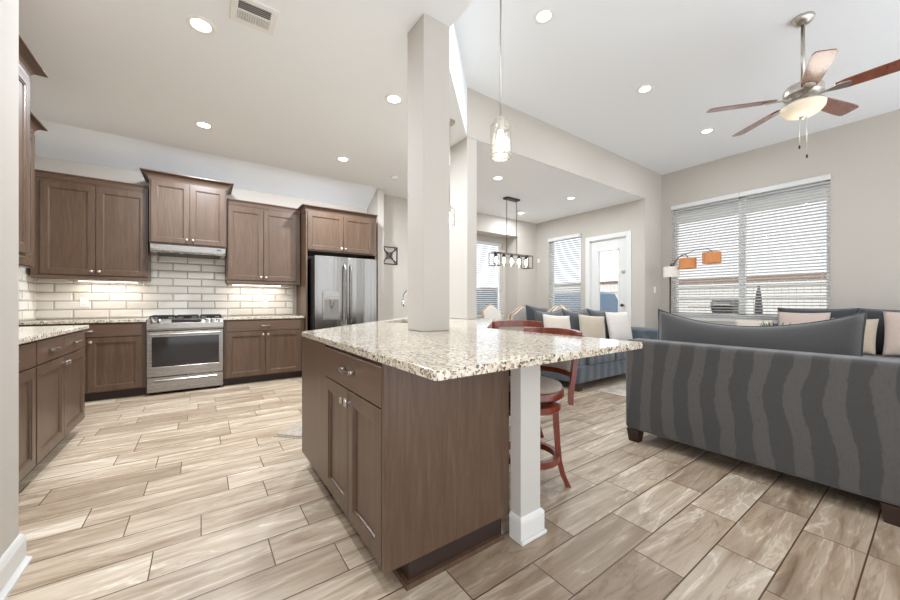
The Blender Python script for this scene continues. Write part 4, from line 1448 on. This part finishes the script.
# pendants over the peninsula
def pendant(label, x, y, zb):
    r = thing('pendant_light', label, 'pendant light', (x, y, ZK), 0, 'glass pendants')
    h = zb + 0.205 - ZK     # top of shade
    bm = newbm(); lathe(bm, [(0.060, -0.001), (0.060, -0.016), (0.050, -0.026), (0.008, -0.030)], 28); autosmooth(obj('canopy', bm, 'nickel', r), 40)
    bm = newbm(); tube(bm, [(0, 0, -0.028), (0, 0, h + 0.02)], 0.005, 10); obj('stem', bm, 'nickel', r, True)
    bm = newbm(); lathe(bm, [(0.006, h + 0.030), (0.016, h + 0.022), (0.018, h - 0.045), (0.014, h - 0.05)], 18); autosmooth(obj('socket', bm, 'nickel', r), 40)
    b = zb - ZK
    bm = newbm()
    prof = [(0.016, h + 0.004), (0.045, h), (0.055, h - 0.012), (0.058, h - 0.03), (0.058, b + 0.02), (0.054, b + 0.006), (0.048, b)]
    lathe(bm, prof, 32, False, False); obj('glass_shade', bm, 'seeded', r, True)
    bm = newbm(); lathe(bm, [(0.0565, b + 0.012), (0.0595, b + 0.012), (0.0595, b + 0.018), (0.0565, b + 0.018), (0.0565, b + 0.012)], 32, False, False)
    lathe(bm, [(0.0565, h - 0.03), (0.0595, h - 0.03), (0.0595, h - 0.026), (0.0565, h - 0.026), (0.0565, h - 0.03)], 32, False, False)
    obj('shade_band', bm, 'nickel', r, True)
    bm = newbm(); lathe(bm, [(0.012, h - 0.05), (0.016, h - 0.07), (0.022, h - 0.09), (0.020, h - 0.13), (0.012, h - 0.165), (0.002, h - 0.172)], 20); obj('bulb', bm, 'bulb', r, True)
    point_light('bulb_glow', (0, 0, h - 0.10), 9, 0.024, parent=r)
    return r
pendant('glass cylinder pendant hanging in front of the dining opening', 1.345, 1.415, 1.905)
pendant('glass cylinder pendant mostly hidden behind the front column', 2.185, 3.09, 1.93)

# lantern chandelier over dining table
ch = thing('chandelier', 'black linear chandelier with five glass jars over the dining table', 'chandelier', (4.76, 4.71, ZK))
obj('canopy', B(-0.17, 0.17, -0.06, 0.06, -0.03, -0.001, 0.004), 'bronze', ch)
for sx in (-0.13, 0.13):
    bm = newbm()
    n = 26
    ztop, zbot = -0.03, 2.035 - ZK
    for i in range(n):
        z = ztop + (zbot - ztop) * (i + 0.5) / n
        ll_ = abs(zbot - ztop) / n * 0.62
        pts = [((0.010 * math.cos(a)), ll_ * math.sin(a)) for a in [2 * PI * k / 10 for k in range(11)]]
        if i % 2: tube(bm, [(sx + p, 0, z + q) for p, q in pts], 0.0032, 5, False)
        else: tube(bm, [(sx, p, z + q) for p, q in pts], 0.0032, 5, False)
    obj('chain', bm, 'bronze', ch)
zb = 2.03 - ZK
obj('beam', B(-0.43, 0.43, -0.03, 0.03, zb - 0.022, zb + 0.006, 0.003), mat('weathered_wood', (112, 98, 86), 0.7), ch)
for sx in (-1, 1):
    bm = newbm()
    xc = sx * 0.425
    for dx in (-0.065, 0.065):
        for dy in (-0.085, 0.085): box(bm, xc + dx - 0.005, xc + dx + 0.005, dy - 0.005, dy + 0.005, zb - 0.25, zb - 0.01)
    for z in (zb - 0.25, zb - 0.015):
        for dy in (-0.085, 0.085): box(bm, xc - 0.07, xc + 0.07, dy - 0.005, dy + 0.005, z - 0.005, z + 0.005)
        for dx in (-0.065, 0.065): box(bm, xc + dx - 0.005, xc + dx + 0.005, -0.09, 0.09, z - 0.005, z + 0.005)
    obj('cage', bm, 'bronze', ch)
for i in range(5):
    x = -0.40 + 0.20 * i
    s_ = newbm(); lathe(s_, [(0.02, zb - 0.022), (0.028, zb - 0.04), (0.028, zb - 0.075), (0.018, zb - 0.08)], 16, center=(x, 0)); so = obj('socket', s_, 'bronze', ch, True)
    bm = newbm(); lathe(bm, [(0.03, zb - 0.06), (0.05, zb - 0.085), (0.055, zb - 0.11), (0.055, zb - 0.235), (0.048, zb - 0.245)], 20, False, False, center=(x, 0)); obj('jar', bm, 'jar', ch, True)
    bm = newbm(); lathe(bm, [(0.012, zb - 0.08), (0.024, zb - 0.12), (0.026, zb - 0.15), (0.016, zb - 0.185), (0.003, zb - 0.195)], 16, center=(x, 0)); obj('bulb', bm, 'bulb', ch, True)
    point_light('bulb_glow', (x, 0, zb - 0.14), 2.5, 0.025, parent=ch)

# ceiling fan
fx, fy = 4.37, 0.727
fan = thing('ceiling_fan', 'brushed nickel ceiling fan with five wood blades and a lit bowl', 'ceiling fan', (fx, fy, ZL))
bm = newbm(); lathe(bm, [(0.075, -0.001), (0.078, -0.012), (0.072, -0.03), (0.05, -0.055), (0.022, -0.068)], 28); autosmooth(obj('canopy', bm, 'nickel', fan), 40)
bm = newbm(); tube(bm, [(0, 0, -0.06), (0, 0, -0.58)], 0.0145, 14); obj('downrod', bm, 'nickel', fan, True)
zm = 2.94 - ZL
bm = newbm(); lathe(bm, [(0.03, zm + 0.135), (0.05, zm + 0.12), (0.115, zm + 0.10), (0.135, zm + 0.07), (0.135, zm + 0.02), (0.11, zm - 0.01), (0.075, zm - 0.02)], 32)
autosmooth(obj('motor_housing', bm, 'nickel', fan), 35)
bm = newbm(); lathe(bm, [(0.075, zm - 0.018), (0.09, zm - 0.04), (0.14, zm - 0.055), (0.145, zm - 0.065), (0.05, zm - 0.07)], 32)
autosmooth(obj('light_fitter', bm, 'nickel', fan), 40)
bm = newbm(); lathe(bm, [(0.142, zm - 0.066), (0.150, zm - 0.075), (0.143, zm - 0.11), (0.115, zm - 0.145), (0.07, zm - 0.168), (0.01, zm - 0.175)], 36)
obj('glass_bowl', bm, 'bowl', fan, True)
bm = newbm(); lathe(bm, [(0.026, zm - 0.172), (0.024, zm - 0.184), (0.012, zm - 0.192), (0.003, zm - 0.20)], 16); obj('finial', bm, 'nickel', fan, True)
for i, a in enumerate((127, 55, -17, -89, -161)):
    a = math.radians(a)
    ca, sa = math.cos(a), math.sin(a)
    pitch = math.radians(-12)
    def place(l, wd, dz):
        # l radial, wd across
        z = zm + 0.0 + dz + wd * math.sin(pitch)
        wd2 = wd * math.cos(pitch)
        return (ca * l - sa * wd2, sa * l + ca * wd2, z)
    bm = newbm()
    out = [(0.20, 0.045), (0.26, 0.058), (0.40, 0.064), (0.60, 0.070), (0.69, 0.068), (0.715, 0.055), (0.72, 0.03)]
    poly = [(l, q) for l, q in out] + [(l, -q) for l, q in reversed(out)]
    ring_loft(bm, [[place(l, q, -0.004) for l, q in poly], [place(l, q, 0.004) for l, q in poly]])
    bl = obj('blade', bm, 'fan_wood', fan)
    bm = newbm()
    iron = [(0.10, 0.016), (0.15, 0.013), (0.19, 0.028), (0.235, 0.040), (0.275, 0.030), (0.29, 0.01)]
    poly = [(l, q) for l, q in iron] + [(l, -q) for l, q in reversed(iron)]
    ring_loft(bm, [[place(l, q, -0.012) for l, q in poly], [place(l, q, -0.005) for l, q in poly]])
    obj('blade_iron', bm, 'nickel', bl)
for dx, L in ((-0.03, 0.26), (0.035, 0.34)):
    bm = newbm(); p0 = (dx * 0.82, -dx * 0.58)
    tube(bm, [(p0[0], p0[1], zm - 0.165), (p0[0], p0[1], zm - 0.165 - L)], 0.0015, 6)
    pc = obj('pull_chain', bm, 'nickel', fan)
    bm = newbm(); lathe(bm, [(0.003, zm - 0.165 - L + 0.002), (0.008, zm - 0.165 - L - 0.012), (0.006, zm - 0.165 - L - 0.03), (0.002, zm - 0.165 - L - 0.034)], 10, center=p0); obj('fob', bm, 'bronze', pc, True)
point_light('bowl_glow', (0, 0, zm - 0.32), 1.5, 0.10, parent=fan)

# multi-arm floor lamp by the window
fl = thing('floor_lamp', 'arched floor lamp with one cream and two amber drum shades', 'lamp', (7.0, 2.90, 0))
bm = newbm(); lathe(bm, [(0.15, 0), (0.15, 0.02), (0.03, 0.035)], 28); obj('base', bm, 'bronze', fl)
bm = newbm(); tube(bm, [(0, 0, 0.03), (0, 0, 1.72)], 0.012, 10); obj('pole', bm, 'bronze', fl, True)
def shade(x, y, z, m, r=0.14, h=0.19):
    bm = newbm(); lathe(bm, [(r, z - h / 2), (r * 1.0, z + h / 2), (r - 0.004, z + h / 2), (r - 0.004, z - h / 2), (r, z - h / 2)], 30, False, False, center=(x, y))
    o = obj('lamp_shade', bm, m, fl, True); autosmooth(o, 40)
    bm = newbm(); lathe(bm, [(0.01, z + 0.07), (0.028, z + 0.03), (0.03, z), (0.02, z - 0.03), (0.003, z - 0.04)], 14, center=(x, y)); obj('bulb', bm, 'bowl', o, True)
    bm = newbm(); tube(bm, [(x, y, z + h / 2 + 0.03), (x, y, z + 0.06)], 0.01, 8); 
    for a in range(3): tube(bm, [(x, y, z + h / 2 - 0.01), (x + (r - 0.003) * math.cos(a * 2.094), y + (r - 0.003) * math.sin(a * 2.094), z + h / 2 - 0.01)], 0.003, 5)
    obj('shade_spider', bm, 'bronze', o)
    return o
s_a = shade(-0.05, -0.04, 1.665, 'shade_white', 0.125); s_a['label'] = 'cream drum shade'
s_b = shade(-0.05, -0.30, 1.80, 'shade_amber', 0.13, 0.18); s_b['label'] = 'amber drum shade, lower'
s_c = shade(-0.06, -0.66, 1.86, 'shade_amber', 0.13, 0.18); s_c['label'] = 'amber drum shade at the end of the arc'
bm = newbm(); tube(bm, [(0, 0, 1.70), (-0.01, -0.01, 1.80), (-0.03, -0.03, 1.82), (-0.05, -0.04, 1.78)], 0.006, 8); obj('arm', bm, 'bronze', fl, True)
bm = newbm(); tube(bm, [(0, 0, 1.70), (-0.01, -0.08, 1.86), (-0.03, -0.2, 1.96), (-0.05, -0.28, 1.95), (-0.05, -0.30, 1.90)], 0.006, 8); obj('arm', bm, 'bronze', fl, True)
bm = newbm(); tube(bm, [(0, 0, 1.70), (-0.01, -0.15, 1.93), (-0.03, -0.4, 2.02), (-0.05, -0.6, 2.02), (-0.06, -0.66, 1.97)], 0.006, 8); obj('arm', bm, 'bronze', fl, True)

# ------------------------------------------------------------------ wall bits
sw = thing('light_switch', 'white light switch on the narrow wall between patio door and big window', 'light switch', (7.17, YH, 1.36))
obj('plate', B(-0.04, 0.04, -0.006, -0.0005, -0.06, 0.06, 0.002), 'white_plastic', sw)
obj('toggle', B(-0.015, 0.015, -0.012, -0.006, -0.03, 0.03, 0.002), 'white_plastic', sw)
ms = thing('motion_sensor', 'small white sensor high in the dining corner', 'sensor', (XD, 5.78, 2.13))
obj('case', B(-0.03, -0.0005, -0.03, 0.03, -0.055, 0.055, 0.01, 3), 'white_plastic', ms)
obj('lens', B(-0.034, -0.029, -0.02, 0.02, -0.04, 0.0, 0.004), 'white_plastic', ms)
# wall art: square iron lattice, on the wall beyond the refrigerator
art = thing('wall_art', 'square black iron lattice hanging on the wall right of the refrigerator', 'wall art', (2.79, YD, 1.97))
bm = newbm()
hs = 0.16
for a, b, c_, d_ in ((-hs, hs, -hs, -hs + 0.014), (-hs, hs, hs - 0.014, hs), (-hs, -hs + 0.014, -hs, hs), (hs - 0.014, hs, -hs, hs)): box(bm, a, b, -0.018, -0.002, c_, d_)
obj('frame', bm, 'black_metal', art)
bm = newbm()
bar(bm, (-hs, -0.01, -hs), (hs, -0.01, hs), 0.009, 0.009); bar(bm, (-hs, -0.01, hs), (hs, -0.01, -hs), 0.009, 0.009)
for cx, cz, a0 in ((-hs, 0, -90), (hs, 0, 90), (0, -hs, 0), (0, hs, 180)):
    pts = [(cx + 0.11 * math.cos(math.radians(a0 + q)), -0.01, cz + 0.11 * math.sin(math.radians(a0 + q))) for q in range(0, 181, 15)]
    tube(bm, pts, 0.0045, 6)
tube(bm, [(0.035 * math.cos(q), -0.01, 0.035 * math.sin(q)) for q in [2 * PI * k / 16 for k in range(17)]], 0.0045, 6)
obj('scrollwork', bm, 'black_metal', art)

# ------------------------------------------------------------------ outdoors
tag(obj('patio_ground', B(XW + 0.16, 40, -20, 40, -0.25, -0.08), 'concrete'), 'pale ground outside the living room window', 'ground'); bpy.data.objects['patio_ground']['kind'] = 'structure'
tag(obj('yard_ground', B(-10, XW + 0.16, 6.65, 40, -0.25, -0.08), 'concrete'), 'pale ground outside the dining window', 'ground'); bpy.data.objects['yard_ground']['kind'] = 'structure'
def fence(label, x0, y0, x1, y1, h, m='vinyl', cap='vinyl'):
    p0, p1 = Vector((x0, y0)), Vector((x1, y1)); d = p1 - p0; L = d.length; a = math.atan2(d.y, d.x)
    r = thing('fence', label, 'fence', (x0, y0, -0.08), a)
    bm = newbm(); n = int(L / 0.15)
    for i in range(n):
        x = L * i / n; box(bm, x + 0.004, x + L / n - 0.004, -0.01, 0.01, 0, h, 0.002)
    obj('boards', bm, m, r)
    bm = newbm(); box(bm, 0, L, 0.01, 0.05, 0.4, 0.49); box(bm, 0, L, 0.01, 0.05, h - 0.35, h - 0.26); obj('rails', bm, m, r)
    obj('cap', B(0, L, -0.04, 0.05, h, h + 0.09), cap, r)
fence('pale board fence seen low through the big living room window', 13.2, -6, 13.2, 5.8, 1.68)
fence('pale fence with a brown cap seen through the patio door', 13.2, 5.8, 13.2, 16, 1.95, 'vinyl', 'brown_beam')
fence('gray fence behind the dining niche window', 12.9, 12.5, 0, 12.5, 1.75, 'cover_blue', 'cover_blue')
nh = thing('neighbor_house', 'neighboring house with a broad gray shingle roof beyond the fence', 'house', (19.5, 3.0, -0.08))
bm = newbm(); box(bm, 0.4, 9, -13, 9, 0, 2.45); obj('wall', bm, 'brick', nh)
bm = newbm()
ring_loft(bm, [[(x, y, z) for x, z in ((-0.1, 2.35), (4.7, 6.6), (9.5, 2.35), (9.5, 2.2), (4.7, 6.4), (-0.1, 2.2))] for y in (-14, 6.5)])
obj('roof', bm, 'shingle', nh)
obj('eave_board', B(-0.14, -0.1, -14, 6.5, 2.12, 2.36), 'brown_beam', nh)
for y in (-6.5, -3.2, 0.2, 3.4):
    wnd = obj('window', B(0.36, 0.42, y, y + 1.1, 1.55, 2.1), 'black_glass', nh)
    bm = newbm()
    for a, b, c_, d_ in ((y - 0.06, y, 1.5, 2.15), (y + 1.1, y + 1.16, 1.5, 2.15), (y, y + 1.1, 1.5, 1.55), (y, y + 1.1, 2.1, 2.15)): box(bm, 0.34, 0.40, a, b, c_, d_)
    obj('window_trim', bm, 'trim', wnd)
# our own porch soffit over the living window
struct('ceiling_porch', B(XW + 0.16, 8.6, -3.0, YH + 0.6, 2.83, 2.95), 'trim')
um = thing('patio_umbrella', 'closed dark patio umbrella standing outside, right of the grill', 'umbrella', (10.0, 2.36, -0.08))
bm = newbm(); lathe(bm, [(0.22, 0), (0.22, 0.05), (0.03, 0.08)], 20); obj('base', bm, 'bronze', um)
bm = newbm(); tube(bm, [(0, 0, 0.06), (0, 0, 1.56)], 0.02, 10); obj('pole', bm, 'bronze', um)
bm = newbm(); lathe(bm, [(0.075, 0.35), (0.085, 0.5), (0.07, 1.1), (0.045, 1.4), (0.02, 1.5)], 12); obj('canopy', bm, mat('umbrella_cloth', (84, 80, 78), 0.9), um)
# kettle grill on the patio
gr = thing('patio_grill', 'dark lidded grill with a side shelf standing outside the big window', 'grill', (10.2, 3.02, -0.08))
bm = newbm(); ring_loft(bm, [[(-0.17, -0.2, 0.92), (0.17, -0.2, 0.92), (0.17, 0.2, 0.92), (-0.17, 0.2, 0.92)], [(-0.2, -0.24, 1.10), (0.2, -0.24, 1.10), (0.2, 0.24, 1.10), (-0.2, 0.24, 1.10)]])
obj('firebox', bm, 'bronze', gr)
bm = newbm()
ring_loft(bm, [[(0.2 * math.cos(PI * i / 10), y, 1.102 + 0.16 * math.sin(PI * i / 10)) for i in range(11)] for y in (-0.24, 0.24)])
autosmooth(obj('lid', bm, 'bronze', gr), 40)
bm = newbm(); tube(bm, [(-0.2, -0.16, 1.14), (-0.24, -0.16, 1.15), (-0.24, 0.16, 1.15), (-0.2, 0.16, 1.14)], 0.01, 8); obj('handle', bm, 'nickel', gr)
obj('side_shelf', B(-0.15, 0.15, 0.245, 0.75, 1.06, 1.09, 0.004), 'brown_beam', gr)
for sx in (-1, 1):
    for sy in (-1, 1): obj('leg', B(sx * 0.14 - 0.018, sx * 0.14 + 0.018, sy * 0.17 - 0.018, sy * 0.17 + 0.018, 0, 0.918, 0.002), 'black_metal', gr)
# covered furniture
cv = thing('covered_furniture', 'outdoor furniture under a blue-gray fitted cover, seen through the patio door', 'covered furniture', (10.2, 7.2, -0.08))
bm = newbm()
ring_loft(bm, [[(-hx_, ya_, z), (hx_, ya_, z), (hx_, yb_, z), (-hx_, yb_, z)] for hx_, ya_, yb_, z in ((0.6, -1.75, 1.3, 0), (0.55, -1.38, 1.25, 0.98), (0.5, -1.16, 1.2, 1.46), (0.3, -0.9, 1.0, 1.54))])
obj('cover', bm, 'cover_blue', cv)
